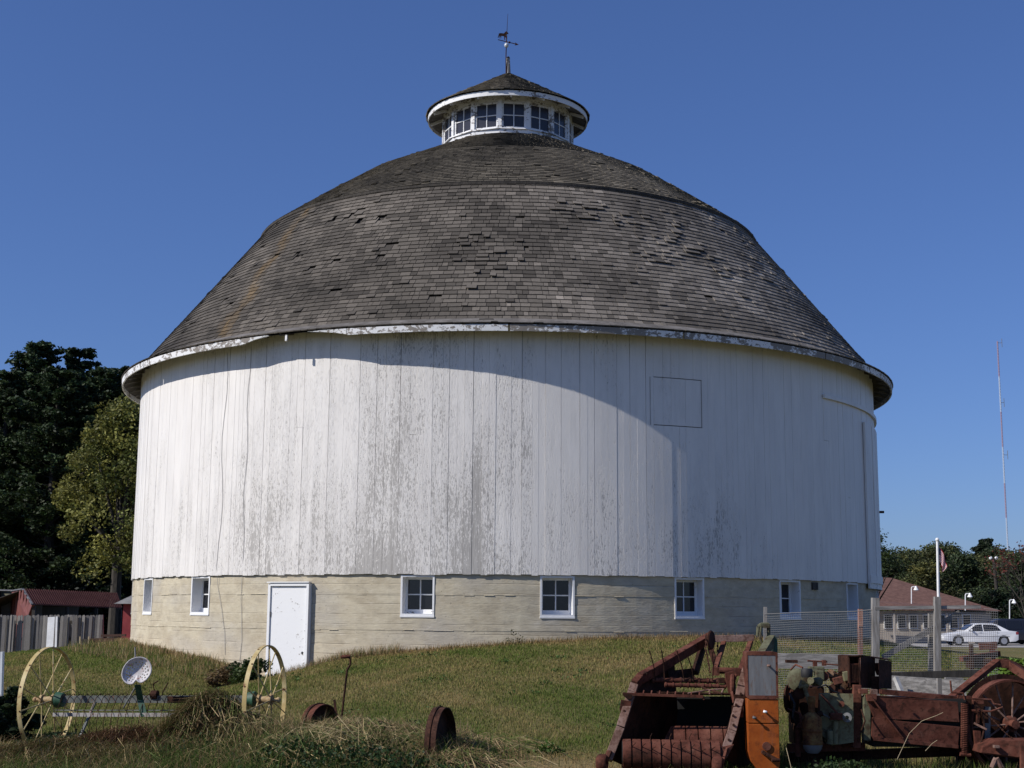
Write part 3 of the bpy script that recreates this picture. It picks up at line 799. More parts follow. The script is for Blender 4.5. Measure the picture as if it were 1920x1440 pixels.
# seat on its green spring post
sc = at(256, 1259, 17.25)
base = at(270, 1342, 17.35); neck = at(258, 1284, 17.30); mid = at(263, 1312, 17.42)
m = MB(); 
for p, q, wd in ((neck, mid, .075), (mid, base, .075)): m.bar(p, q, wd, .014, side=(1, 0, 0))
m.build('seat_post', M_['dark_green'], rake, RO)
MB().cyl(at(253, 1290, 17.32), at(231, 1328, 17.45), .011, n=7).build('seat_brace', M_['grey_green'], rake, RO)
MB().cyl(at(253, 1213, 17.8), at(254, 1250, 17.75), .009, n=6).build('lever', M_['steel'], rake, RO)
def build_seat():
    # polar pan with punched holes, a notch at the front edge
    nr, na = 24, 96; e1 = Vector((1, .05, .16)).normalized(); e2 = Vector((-.14, .35, .92)).normalized(); nn = e1.cross(e2).normalized()
    if nn.y > 0: nn = -nn
    V = []; F = []
    def rad(t):
        c, s = math.cos(t), math.sin(t)
        r = .205 * (1 + .06 * c * c) * (.84 if s > 0 else .80 + .05 * abs(c))
        if s < 0: r *= 1 - .32 * math.exp(-((t - 1.5 * math.pi) / .22) ** 2)
        r *= 1 - .10 * max(0, math.cos(t - 2.4)) + .0
        return r
    for i in range(nr + 1):
        for j in range(na):
            t = 2 * math.pi * j / na; rr_ = rad(t) * i / nr
            dish = -.055 * (1 - (i / nr) ** 2.2) + (.02 if i == nr else 0)
            x, y = rr_ * math.cos(t), rr_ * math.sin(t)
            V.append(sc + e1 * x + e2 * y + nn * (dish + .03 * (1 if y > 0 else 0) * (y / .2) ** 2))
    for i in range(nr):
        for j in range(na):
            hole = False
            for ri, cnt, ph in ((9, 12, 0), (13, 16, 3), (17, 19, 1)):
                if ri <= i <= ri + 1:
                    k = (j + ph) % (na // cnt)
                    if k in (0, 1) and not (1.35 * math.pi < 2 * math.pi * j / na < 1.65 * math.pi): hole = True
            if hole: continue
            F.append((i * na + j, i * na + (j + 1) % na, (i + 1) * na + (j + 1) % na, (i + 1) * na + j))
    me = bpy.data.meshes.new('seat'); me.from_pydata([tuple(v - RO) for v in V], [], F); me.materials.append(M_['seat'])
    for p in me.polygons: p.use_smooth = True
    o = link('seat', me, rake)
    so_ = o.modifiers.new('thick', 'SOLIDIFY'); so_.thickness = .006
    m = MB(); k = nr * na
    for j in range(na): m.cyl(V[k + j], V[k + (j + 1) % na], .008, n=5, cap=False)
    m.build('seat_rim', M_['seat'], o, RO)
build_seat()
# ratchet bits in the middle of the axle
m = MB(); c = on(.50, .06); m.cyl(c - axd * .04, c + axd * .04, .055, n=12); m.tube([c + up3 * .03, c + up3 * .13 - axd * .03, c + up3 * .17 + axd * .04], .008); m.tube([c + axd * .1 + up3 * .02, c + axd * .17 + up3 * .15], .008); m.build('trip_latch', M_['rust_dark'], rake, RO)

# ------------------------------------------------------------------ half-buried iron wheels and crank rod
def iron_wheel(c, r, w, ax, label, tread_mat):
    g = empty('buried_implement', (c.x, c.y, gz(c.x, c.y)), label, 'farm implement'); o = g.location
    ax = ax.normalized(); u = Vector((-ax.y, ax.x, 0)).normalized()
    m = MB(); ring(m, c, r, r - .012, w, ax, u, 36); m.build('rim', tread_mat, g, o, smooth=True)
    m = MB(); ring(m, c - ax * w * .12, r + .012, r, .022, ax, u, 36); m.build('tread_rib', M_['rust_dark'], g, o)
    v = ax.cross(u)
    m = MB(); m.lathe([(.045, -.01), (r - .012, -.03), (r - .012, -.018), (.045, .002)], o=c, axis=ax, n=36); m.build('web', M_['rust_dark'], g, o)
    m = MB(); m.cyl(c - ax * .09, c + ax * .09, .045, n=12); m.build('hub', M_['rust_dark'], g, o)
    return g
small = iron_wheel(at(600, 1360, 17.0), .25, .16, Vector((.8, -.6, 0)), 'small rusty iron wheel half buried in hay left of the crank rod', M_['rust'])
iron_wheel(at(826, 1392, 15.9), .385, .13, Vector((.965, -.26, 0)), 'larger rusty iron wheel standing in weeds at the lower middle', m_rust('black_brown_rust', (.02, .011, .008), (.055, .024, .016), (.10, .048, .032), 9))
MB().bar(at(627, 1312, 17.05), at(631, 1346, 17.0), .03, .012).build('blade', M_['rust_dark'], small, small.location)
g = empty('crank_rod', at(641, 1345, 17.3), 'upright rusty rod with a bent top and wooden hand grip', 'crank rod')
m = MB(); m.tube([at(640, 1350, 17.3), at(651, 1256, 17.3), at(657, 1246, 17.3), at(657, 1236, 17.3), at(654, 1231, 17.3)], .0125, 8); m.build('rod', M_['rust_dark'], g, g.location)
m = MB(); m.lathe([(0, 0), (.017, .003), (.022, .03), (.022, .09), (.016, .118), (0, .12)], o=at(657, 1230.5, 17.3), axis=at(638, 1232, 17.3) - at(657, 1230.5, 17.3), n=12); m.build('grip', M_['rust'], g, g.location, smooth=True)

# ------------------------------------------------------------------ rusty hay baler
bal = empty('hay_baler', Vector((4.0, 15.6, gz(4.0, 15.6))), 'long rusty red hay baler with tined pickup and orange cabinet', 'hay baler')
BO = bal.location
def bp(name, m, mat, parent=None, smooth=False, bev=0): return m.build(name, M_[mat] if isinstance(mat, str) else mat, parent or bal, BO, smooth, bev)
# pickup: side arms
m = MB(); P = [at(1140, 1425, 14.5), at(1163, 1365, 14.6), at(1184, 1300, 14.8), at(1189, 1285, 14.85), at(1200, 1272, 14.95), at(1218, 1262, 15.1), at(1330, 1196, 16.0)]
for a_, b_ in zip(P[:3], P[1:4]): m.bar(a_, b_, .085, .10, side=(1, 0, 0))
bp('side_arm', m, 'rust_lite', bev=.006)
m = MB()
for a_, b_ in zip(P[3:6], P[4:7]): m.bar(a_, b_, .07, .11, side=(1, .0, 0))
bp('side_arm', m, 'rust', bev=.006)
m = MB(); Q = [at(1356, 1418, 14.45), at(1372, 1372, 14.55), at(1386, 1312, 14.7), at(1389, 1290, 14.75), at(1396, 1268, 14.85), at(1404, 1250, 15.0)]
for a_, b_ in zip(Q[:-1], Q[1:]): m.bar(a_, b_, .085, .10, side=(1, 0, 0))
bp('side_arm', m, 'rust_lite', bev=.006)
for y_, x_ in ((1327, 1170),): bp('clamp', MB().bar(at(1163, 1322, 14.68), at(1182, 1325, 14.68), .02, .11), 'rust')
bp('clamp', MB().bar(at(1372, 1333, 14.62), at(1394, 1335, 14.62), .015, .11), 'rust_dark'); bp('clamp', MB().bar(at(1376, 1312, 14.66), at(1396, 1314, 14.66), .015, .11), 'rust_dark')
# sheets closing the pickup throat, coloured dark to stand for its shadow
m = MB(); m.prism([P[0] + Vector((.02, .06, 0)), P[2] + Vector((.02, .06, 0)), P[4] + Vector((.02, .06, 0)), at(1262, 1240, 15.5), at(1268, 1330, 15.75), at(1262, 1405, 15.75), at(1180, 1440, 14.9)], (.015, 0, 0)); bp('side_sheet', m, 'rust_dark')
m = MB(); m.prism([Q[0] + Vector((-.03, .06, 0)), Q[2] + Vector((-.03, .06, 0)), Q[5] + Vector((-.03, .06, 0)), at(1405, 1290, 15.2), at(1412, 1430, 15.2), at(1385, 1440, 14.8)], (.015, 0, 0)); bp('side_sheet', m, 'rust_dark')
m = MB(); a_, b_ = at(1262, 1312, 15.7), at(1440, 1312, 15.7); m.prism([at(1258, 1306, 15.75), at(1440, 1306, 15.75), at(1440, 1418, 15.75), at(1258, 1418, 15.75)], (0, .02, 0)); bp('back_sheet', m, 'dark')
m = MB(); m.prism([at(1190, 1296, 14.95), at(1392, 1299, 14.9), at(1440, 1302, 15.72), at(1258, 1300, 15.72)], (0, 0, -.015)); bp('throat_cover', m, 'rust_dark')
# front drum of stripper bands with slots, second hood behind
da, db = at(1166, 1414, 14.55), at(1350, 1417, 14.5); dd = (db - da).normalized(); DL = (db - da).length
bp('drum_core', MB().cyl(da, db, .135, n=24), 'dark')
nbd = 10
for i in range(nbd):
    s0, s1 = DL * i / nbd + .006, DL * (i + 1) / nbd - .006
    r = .152
    m = MB(); m.lathe([(r - .014, s0), (r, s0 + .004), (r, s1 - .004), (r - .014, s1)], o=da, axis=dd, n=28); bp('stripper_band', m, 'rust', smooth=True)
    if 0 < i:
        t = R_(rnd.uniform(60, 110)); 
        for tt in (rnd.uniform(.35, .75), rnd.uniform(1.9, 2.6)):
            c = da + dd * (DL * i / nbd); d = Vector((0, -math.cos(tt), math.sin(tt))); bp('pickup_tine', MB().tube([c + d * .10, c + d * .185, c + d * .23 + Vector((.02, -.02, 0))], .0045, 5), 'rust_dark')
ha, hb = at(1262, 1390, 14.95), at(1378, 1392, 14.9); hd = (hb - ha).normalized(); HL = (hb - ha).length
for i in range(5):
    s0, s1 = HL * i / 5 + .004, HL * (i + 1) / 5 - .004
    m = MB(); m.lathe([(.145, s0), (.16, s0 + .003), (.16, s1 - .003), (.145, s1)], o=ha, axis=hd, n=24); bp('auger_hood_band', m, 'rust', smooth=True)
bp('hood_end', MB().add([ha, ha + Vector((-.16, 0, -.14)), ha + Vector((-.11, .02, -.02)), ha + Vector((-.02, 0, .155)), ha + Vector((.02, 0, .155)), ha + Vector((.02, 0, -.15))], [(0, 1, 2, 3, 4, 5)]), 'rust')
# gauge wheels at both ends
for c, r in ((at(1129, 1430, 14.35), .085), (at(1346, 1434, 14.3), .085)):
    ax = Vector((1, -.35, 0)).normalized(); m = MB(); m.lathe([(.02, -.05), (r * .8, -.05), (r, -.03), (r, .03), (r * .8, .05), (.02, .05)], o=c, axis=ax, n=22); bp('gauge_roller', m, 'rust', smooth=True)
bp('gauge_bracket', MB().bar(at(1143, 1408, 14.45), at(1135, 1428, 14.38), .05, .02).bar(at(1360, 1402, 14.42), at(1352, 1430, 14.34), .06, .02), 'rust')
bp('gusset', MB().prism([at(1346, 1402, 14.4), at(1376, 1396, 14.42), at(1362, 1422, 14.4), at(1350, 1412, 14.38)], (0, .03, 0)), 'rust')
# toothed rail across the throat
m = MB(); a_, b_ = at(1168, 1301, 14.7), at(1318, 1306, 14.68); m.bar(a_, b_, .03, .028); m.tube([b_, at(1320, 1312, 14.68)], .012); bp('throat_rail', m, 'rust')
m = MB()
for i in range(9):
    p = a_.lerp(b_, .15 + .8 * i / 8); m.bar(p, p + Vector((.02, .1, .035)), .012, .01)
bp('throat_finger', m, 'rust')
bp('hinge_lug', MB().prism([at(1167, 1300, 14.66), at(1185, 1302, 14.66), at(1184, 1310, 14.66), at(1180, 1311, 14.66), at(1170, 1306, 14.66)], (0, .03, 0)), 'rust_dark')
# feeder shafts with tall spring tines
for (x0, y0, x1, y1, r, d) in ((1222, 1275, 1364, 1277, .026, 15.15), (1246, 1284, 1362, 1287, .022, 15.05)):
    m = MB(); A_, B_ = at(x0, y0, d), at(x1, y1, d); m.cyl(A_, B_, r, n=14)
    for k in np.linspace(.02, .98, 9): m.cyl(A_.lerp(B_, k - .012), A_.lerp(B_, k + .012), r * 1.3, n=12)
    bp('feeder_shaft', m, 'rust', smooth=True)
for (x0, y0, x1, y1) in ((1229, 1276, 1218, 1220), (1246, 1276, 1240, 1219), (1283, 1276, 1269, 1220), (1301, 1276, 1290, 1232), (1336, 1276, 1335, 1222)):
    bp('feeder_tine', MB().tube([at(x0, y0, 15.12), at((x0 + x1) / 2 + 2, (y0 + y1) / 2, 15.08), at(x1, y1, 15.02)], .0065, 6), 'rust_dark')
bp('feeder_bracket', MB().prism([at(1360, 1262, 15.0), at(1376, 1258, 15.0), at(1378, 1300, 15.0), at(1368, 1304, 15.0), at(1362, 1280, 15.0)], (0, .05, 0)), 'rust')
bp('feeder_bracket', MB().cyl(at(1336, 1257, 15.3), at(1386, 1258, 15.3), .035, n=12).box(at(1342, 1259, 15.2), (.07, .07, .085)).box(at(1383, 1260, 15.2), (.06, .07, .08)), 'rust')
m = MB(); m.tube([at(1290, 1300, 14.9), at(1328, 1294, 14.95), at(1356, 1292, 14.95), at(1352, 1302, 14.9)], .010, 6); m.tube([at(1330, 1294, 14.95), at(1331, 1302, 14.9)], .01); bp('linkage_rod', m, 'rust_lite')
# top gantry
tg = MB(); tg.bar(at(1337, 1198, 16.0), at(1413, 1196, 16.0), .09, .075); bp('top_bar', tg, 'rust_lite', bev=.005)
bp('strut', MB().bar(at(1358, 1202, 16.0), at(1340, 1258, 15.4), .05, .045), 'rust'); bp('strut', MB().bar(at(1408, 1202, 16.0), at(1388, 1258, 15.4), .05, .045), 'rust')
bp('strut', MB().bar(at(1316, 1218, 15.95), at(1303, 1262, 15.7), .07, .06), 'rust_dark'); bp('strut', MB().bar(at(1332, 1215, 15.9), at(1346, 1258, 15.4), .06, .03), 'rust_dark')
bp('cross_sheet', MB().prism([at(1252, 1258, 15.4), at(1300, 1253, 15.7), at(1303, 1272, 15.7), at(1256, 1276, 15.4)], (0, .02, 0)), 'rust_dark')
ax = Vector((1, -.55, 0)).normalized(); c = at(1333, 1200, 15.75)
m = MB(); m.lathe([(.0, -.015), (.098, -.015), (.108, 0), (.098, .015), (0, .015)], o=c, axis=ax, n=28); bp('sprocket', m, 'rust_dark')
def chain(pts, r, name, par=None, lk=.028):
    m = MB(); 
    for a_, b_ in zip(pts[:-1], pts[1:]):
        n = max(1, int((b_ - a_).length / lk))
        for i in range(n):
            p, q = a_.lerp(b_, i / n), a_.lerp(b_, (i + .8) / n); m.bar(p, q, r * (2.2 if i % 2 else 1), r * (1 if i % 2 else 2.2))
    bp(name, m, 'rust_dark')
chain([at(1324, 1188, 15.7), at(1323, 1215, 15.6), at(1332, 1262, 15.3)], .009, 'drive_chain'); chain([at(1345, 1205, 15.8), at(1346, 1228, 15.7), at(1340, 1255, 15.4)], .009, 'drive_chain')
m = MB(); m.lathe([(0, -.02), (.13, -.02), (.14, 0), (.13, .02), (0, .02)], o=at(1374, 1288, 15.0), axis=(1, -.25, 0), n=24); bp('pulley', m, 'rust')

# bolts, hoses and loose rods
q = random.Random(12)
for A_, B_, n in ((P[0], P[2], 5), (P[4], P[6], 7), (Q[0], Q[3], 6)):
    m = MB()
    for i in range(n):
        p = A_.lerp(B_, (i + .5) / n) + Vector((q.uniform(-.02, .02), -.055, q.uniform(-.01, .03))); m.cyl(p, p + Vector((0, -.02, .005)), .013, n=6)
    bp('bolt', m, 'rust_dark')
for pts, r, mt in (([(1480, 1300, 15.0), (1490, 1320, 14.9), (1486, 1345, 14.9), (1495, 1362, 15.0)], .012, 'black'), ([(1533, 1290, 14.95), (1548, 1284, 14.9), (1562, 1296, 14.95), (1575, 1300, 15.0)], .009, 'black'), ([(1505, 1252, 15.2), (1492, 1246, 15.3), (1482, 1256, 15.3)], .010, 'rust'), ([(1575, 1258, 15.2), (1590, 1272, 15.2), (1592, 1296, 15.2)], .009, 'rust_dark'), ([(1478, 1330, 15.0), (1500, 1338, 14.85), (1503, 1365, 14.8)], .014, 'rust'),
        ([(1615, 1330, 14.9), (1622, 1352, 14.85), (1612, 1378, 14.9)], .008, 'rust_dark'), ([(1300, 1268, 15.3), (1318, 1290, 15.0), (1352, 1300, 14.9)], .012, 'rust_dark'), ([(1380, 1265, 15.0), (1372, 1292, 14.9), (1376, 1318, 14.8)], .014, 'rust'), ([(1842, 1330, 15.0), (1846, 1365, 14.95), (1838, 1398, 14.9)], .010, 'rust_dark'), ([(1822, 1332, 15.0), (1858, 1334, 14.95), (1880, 1326, 14.95)], .011, 'rust'), ([(1826, 1356, 14.95), (1850, 1368, 14.9)], .012, 'rust_lite')):
    bp('loose_rod', MB().tube([at(*v) for v in pts], r, 6), mt)
for px, py, d, w, h, dp, mt in ((1490, 1262, 15.2, .08, .05, .08, 'rust_dark'), (1571, 1276, 15.1, .10, .07, .06, 'rust'), (1586, 1268, 15.2, .06, .10, .06, 'cream'), (1490, 1345, 15.2, .10, .12, .1, 'rust_dark'), (1834, 1316, 15.1, .10, .05, .08, 'rust'), (1846, 1345, 15.2, .07, .12, .05, 'rust_dark'), (1868, 1400, 14.65, .06, .03, .05, 'rust_lite'), (1618, 1296, 15.0, .09, .05, .08, 'rust'), (1352, 1276, 15.05, .07, .06, .06, 'rust_dark')):
    bp('bracket', MB().box(at(px, py, d), (w, dp, h), Matrix.Rotation(q.uniform(-.3, .3), 3, 'Y')), mt, bev=.006)
for px, py, d, r in ((1545, 1268, 15.15, .05), (1500, 1300, 15.0, .06), (1560, 1290, 15.05, .035), (1578, 1320, 14.95, .03)):
    m = MB(); m.lathe([(0, -.03), (r * .5, -.03), (r * .55, -.015), (r, -.012), (r, .02), (0, .02)], o=at(px, py, d), axis=(-.2, -1, .1), n=16); bp('pulley', m, q.choice(['rust', 'green', 'rust_dark']), smooth=True)
# the orange and grey cabinet
cw = (at(1460, 1300, 14.4) - at(1402, 1300, 14.4)).length
cz = lambda y: at(1431, y, 14.4).z
x0, x1 = at(1402, 1330, 14.4).x, at(1460, 1330, 14.4).x
yf, yb = 14.4, 14.86; xc = (x0 + x1) / 2
rotc = Matrix.Rotation(R_(-4), 3, 'Z'); piv = Vector((xc, yf, 0))
def C(x, y, z): v = rotc @ (Vector((x, y, 0)) - piv) + piv; v.z = z; return v
def cbox(m, xa, xb, ya, yb_, za, zb_): return m.add([C(x, y, z) for x in (xa, xb) for y in (ya, yb_) for z in (za, zb_)], [(0, 1, 3, 2), (4, 6, 7, 5), (0, 4, 5, 1), (2, 3, 7, 6), (0, 2, 6, 4), (1, 5, 7, 3)])
m = MB(); cbox(m, x0 + .004, x1 - .004, yf + .012, yb, cz(1309), cz(1223)); cab = bp('cabinet', m, 'rust', bev=.006)
m = MB(); cbox(m, x0 + .012, x1 - .022, yf, yf + .014, cz(1304), cz(1229)); bp('grey_panel', m, 'grey_panel', cab)
m = MB(); cbox(m, x0, x0 + .012, yf - .004, yf + .012, cz(1309), cz(1223)); cbox(m, x1 - .022, x1, yf - .004, yf + .012, cz(1309), cz(1223)); cbox(m, x0 + .012, x1 - .022, yf - .004, yf + .012, cz(1229), cz(1222)); cbox(m, x0 + .012, x1 - .022, yf - .004, yf + .012, cz(1311), cz(1304)); bp('panel_frame', m, 'rust', cab)
m = MB(); cbox(m, x0 + .002, x1 - .001, yf + .004, yb - .01, cz(1356), cz(1311.5)); bp('upper_door', m, 'orange', cab, bev=.006)
zlow = cz(1440) - .04
poly = [(x0 + .002, cz(1357.5)), (x1 - .001, cz(1357.5)), (x1 - .001, zlow + .06), (x1 - .03, zlow + .012), (x1 - .075, zlow), (x0 + .14, zlow), (x0 + .075, zlow + .035), (x0 + .025, zlow + .1), (x0 + .002, zlow + .19)]
m = MB(); m.prism([C(x, yf + .004, z) for x, z in poly], C(0, .4, 0) - C(0, 0, 0)); bp('lower_door', m, 'orange', cab, bev=.006)
bp('cabinet_foot', MB().bar(C(xc, yf + .2, zlow), C(xc, yf + .2, zlow - .35), .12, .12), 'rust_dark', cab)
for (px, py, mt) in ((1440, 1247, 'rust_lite'), (1433, 1333, 'white'), (1413, 1344, 'steel')):
    p = at(px, py, yf); p = Vector((p.x, yf, p.z)); m = MB(); m.cyl(p + Vector((0, .01, 0)), p + Vector((0, -.05, -.006)), .010, n=8); m.ball(p + Vector((0, -.052, -.006)), .017, sc=(1.3, .8, .8)); bp('knob', m, mt, cab, smooth=True)
p = at(1437, 1399, yf); bp('crank_plate', MB().cyl((p.x, yf + .003, p.z), (p.x, yf - .02, p.z), .042, n=20), 'rust', cab)
m = MB(); a_ = at(1432, 1411, yf - .05); b_ = at(1458, 1425, yf - .07); m.bar(a_, b_, .03, .03); m.cyl(a_ + Vector((0, .05, .0)), a_ + Vector((0, -.02, 0)), .02, n=10); m.cyl(b_ + Vector((.02, 0, 0)), b_ + Vector((-.06, -.01, -.0)), .018, n=10); bp('crank_handle', m, 'rust_dark', cab)
# green hoist and beam behind the cabinet
bp('green_beam', MB().bar(at(1424, 1236, 15.6), at(1447, 1198, 16.0), .09, .10), 'green', bev=.005)
bp('green_beam', MB().box(at(1452, 1214, 16.0), (.05, .12, .24)), 'dark_green')
m = MB(); m.tube([at(1421, 1192, 16.0), at(1422, 1175, 16.0), at(1427, 1171, 16.0), at(1441, 1171, 16.0), at(1441, 1192, 16.0), at(1437, 1200, 16.0)], .022, 8); m.tube([at(1427, 1174, 15.95), at(1425, 1196, 15.95), at(1430, 1210, 15.95)], .012, 6); m.box(at(1434, 1173, 16.0), (.1, .07, .05)); bp('hoist_shackle', m, 'green')
# engine block
bp('engine_sheet', MB().box(at(1570, 1346, 15.5), (.36, .30, .52)), 'cream', bev=.012)
bp('engine_sheet', MB().prism([at(1536, 1300, 14.98), at(1600, 1301, 14.98), at(1601, 1392, 14.98), at(1560, 1398, 14.98), at(1532, 1370, 14.98)], (0, .03, 0)), 'cream', bev=.004)
bp('crankcase', MB().box(at(1512, 1340, 15.55), (.34, .32, .62)), 'rust_dark', bev=.02)
bp('engine_frame', MB().bar(at(1556, 1297, 15.2), at(1600, 1297, 15.2), .06, .05), 'rust'); bp('engine_frame', MB().bar(at(1478, 1402, 15.3), at(1620, 1400, 15.3), .12, .08), 'rust')
c = at(1497, 1275, 15.1)
m = MB(); m.lathe([(0, -.04), (.10, -.04), (.125, -.01), (.12, .03), (.06, .06), (0, .06)], o=c, axis=(-.25, -1, .15), n=24); bp('flywheel_cover', m, 'green', smooth=True)
m = MB(); m.lathe([(0, 0), (.055, 0), (.062, .02), (.062, .075), (.05, .09), (0, .092)], o=at(1513, 1270, 14.95), axis=(0, 0, 1), n=20); bp('breather_cap', m, 'black', smooth=True)
m = MB(); m.box(at(1508, 1283, 14.95), (.09, .08, .06), Matrix.Rotation(.4, 3, 'Y')); m.cyl(at(1520, 1276, 14.95), at(1520, 1276, 14.8), .035, n=12); m.cyl(at(1498, 1288, 14.9), at(1514, 1286, 14.9), .018, n=10); m.tube([at(1508, 1288, 14.9), at(1512, 1300, 14.9), at(1519, 1322, 14.9)], .022, 8); bp('carburettor', m, 'cream')
m = MB(); m.box(at(1530, 1255, 15.2), (.16, .12, .06)); m.box(at(1536, 1266, 15.15), (.09, .1, .10)); m.cyl(at(1524, 1278, 15.1), at(1538, 1278, 15.0), .045, n=12); bp('cylinder_head', m, 'green', bev=.01)
m = MB(); m.tube([at(1514, 1239, 15.3), at(1551, 1241, 15.3)], .010); m.tube([at(1546, 1245, 15.25), at(1571, 1247, 15.25)], .008); m.box(at(1528, 1244, 15.3), (.04, .05, .06)); m.box(at(1545, 1243, 15.3), (.04, .05, .06)); bp('throttle_rod', m, 'rust')
m = MB(); q = random.Random(4)
for k in range(16):
    p = at(q.uniform(1555, 1600), q.uniform(1262, 1292), 15.3 + q.uniform(-.08, .1)); m.lathe([(0, -.012), (.03 + q.random() * .03, -.012), (.03 + q.random() * .03, .012), (0, .012)], o=p, axis=(q.uniform(-.5, .5), -1, q.uniform(-.5, .5)), n=10)
bp('gear_cluster', m, m_rust('tan_rust', (.07, .035, .02), (.16, .085, .05), (.26, .17, .11), 9))
# air cleaner bowl
ac_ = at(1524, 1412, 14.75); S_ = lambda y: at(1524, y, 14.75).z - ac_.z
m = MB(); m.lathe([(.0, S_(1414)), (.06, S_(1412)), (.095, S_(1404)), (.104, S_(1396))], o=ac_, n=26); bp('filter_glass', m, NT('dull_bowl').done((.16, .16, .17), .25), smooth=True)
m = MB(); m.lathe([(.104, S_(1396)), (.11, S_(1395)), (.11, S_(1391)), (.103, S_(1390)), (.103, S_(1372)), (.108, S_(1371)), (.108, S_(1368)), (.103, S_(1367)), (.103, S_(1350)), (.085, S_(1341)), (.05, S_(1337)), (.035, S_(1335)), (.035, S_(1318)), (.04, S_(1317)), (.04, S_(1306)), (0, S_(1305))], o=ac_, n=28); bp('air_cleaner', m, m_rust('yellowed_rust', (.05, .022, .014), (.14, .06, .025), (.25, .17, .06), 6), smooth=True)
m = MB(); m.tube([at(1536, 1348, 14.72), at(1536, 1312, 14.72)], .012, 8); m.cyl(at(1533, 1340, 14.72), at(1542, 1337, 14.72), .03, n=10); m.cyl(at(1503, 1350, 14.7), at(1507, 1342, 14.7), .015, n=8); bp('filler_pipe', m, 'rust_dark')
m = MB(); m.tube([at(1496, 1418, 14.9), at(1496, 1368, 14.9), at(1500, 1360, 14.95), at(1505, 1356, 15.1)], .03, 12); bp('exhaust_pipe', m, 'rust', smooth=True)
m = MB(); m.bar(at(1540, 1302, 14.93), at(1572, 1340, 14.92), .04, .02); m.box(at(1567, 1343, 14.9), (.13, .06, .07)); m.cyl(at(1560, 1343, 14.9), at(1560, 1343, 14.83), .02, n=10); bp('crank_arm', m, 'rust', bev=.005)
m = MB(); c = at(1589, 1345, 14.95); m.lathe([(.02, 0), (.05, 0), (.05, .03), (.02, .03), (.02, 0)], o=c, axis=(-.4, -1, 0), n=18); m.tube([at(1541, 1338, 14.93), at(1556, 1346, 14.9)], .008); bp('bolt_eye', m, 'steel')
m = MB(); m.lathe([(0, -.05), (.14, -.05), (.15, -.03), (.10, 0), (.15, .03), (.14, .05), (0, .05)], o=at(1484, 1310, 15.2), axis=(1, -.5, 0), n=26); bp('belt_pulley', m, 'rust_dark', smooth=True)
m = MB(); m.bar(at(1478, 1285, 15.1), at(1492, 1284, 15.1), .03, .05); m.box(at(1484, 1240, 15.4), (.12, .1, .03)); bp('pulley_guard', m, 'rust_dark')
bp('engine_stand', MB().prism([at(1524, 1422, 14.9), at(1548, 1440, 14.9), at(1560, 1475, 14.9), at(1522, 1475, 14.9)], (0, .1, 0)), 'rust')
bp('mounting_rail', MB().bar(at(1478, 1420, 15.4), at(1800, 1408, 15.5), .10, .10), 'rust_dark')
m = MB(); m.cyl(at(1556, 1370, 14.93), at(1556, 1395, 14.93), .035, n=10); m.cyl(at(1567, 1352, 14.94), at(1566, 1394, 14.94), .03, n=10); bp('casting_post', m, 'cream', smooth=True)
# open rusty hoods over the chamber
def open_hood(px0, px1, py0, py1, d, dep, side):
    m = MB(); a_, b_ = at(px0, py0, d), at(px1, py1, d); xa, xb_, zt, z_b = a_.x, b_.x, a_.z, b_.z; t = .012
    for (x, w) in ((xa, t), (xb_ - t, t)): m.box((x + w / 2, d + dep / 2, (zt + z_b) / 2), (w, dep, zt - z_b))
    for z in (zt, z_b): m.box(((xa + xb_) / 2, d + dep / 2, z), (xb_ - xa - 2 * t, dep, t))
    m.box(((xa + xb_) / 2, d + dep * .35, (zt + z_b) / 2), (xb_ - xa - 2 * t, t, (zt - z_b) - t))
    return bp('open_hood', m, 'rust_dark')
h1 = open_hood(1591, 1614, 1231, 1289, 15.1, .5, 0)
m = MB(); m.box(at(1603, 1262, 15.13), (.115, .02, .20)); bp('hood_grille', m, 'rust', h1)
m = MB()
for k in range(6): m.box(at(1596 + k * 2.8, 1262, 15.115), (.006, .008, .19))
bp('grille_bar', m, 'rust_dark', h1)
m = MB(); m.prism([at(1614, 1231, 15.15), at(1641, 1234, 15.5), at(1641, 1291, 15.5), at(1614, 1290, 15.15)], (0, .012, 0)); bp('hood_side', m, 'rust_dark')
m = MB(); m.prism([at(1648, 1236, 15.25), at(1672, 1240, 15.6), at(1672, 1292, 15.6), at(1648, 1291, 15.25)], (.0, .012, 0)); m.prism([at(1632, 1233, 15.4), at(1672, 1239, 15.6), at(1660, 1236, 15.9), at(1625, 1231, 15.8)], (0, 0, .012)); m.prism([at(1634, 1268, 15.3), at(1650, 1268, 15.3), at(1650, 1292, 15.3), at(1634, 1292, 15.3)], (0, .012, 0)); bp('hood_side', m, 'rust_dark')
m = MB(); m.prism([at(1637, 1243, 15.6), at(1648, 1243, 15.6), at(1648, 1266, 15.6), at(1644, 1266, 15.6)], (0, .012, 0)); bp('hood_flap', m, 'rust')
m = MB(); m.prism([at(1590, 1231, 15.09), at(1615, 1230, 15.09), at(1637, 1233, 15.6), at(1612, 1233, 15.6)], (0, 0, .012)); bp('hood_top', m, 'rust_dark')
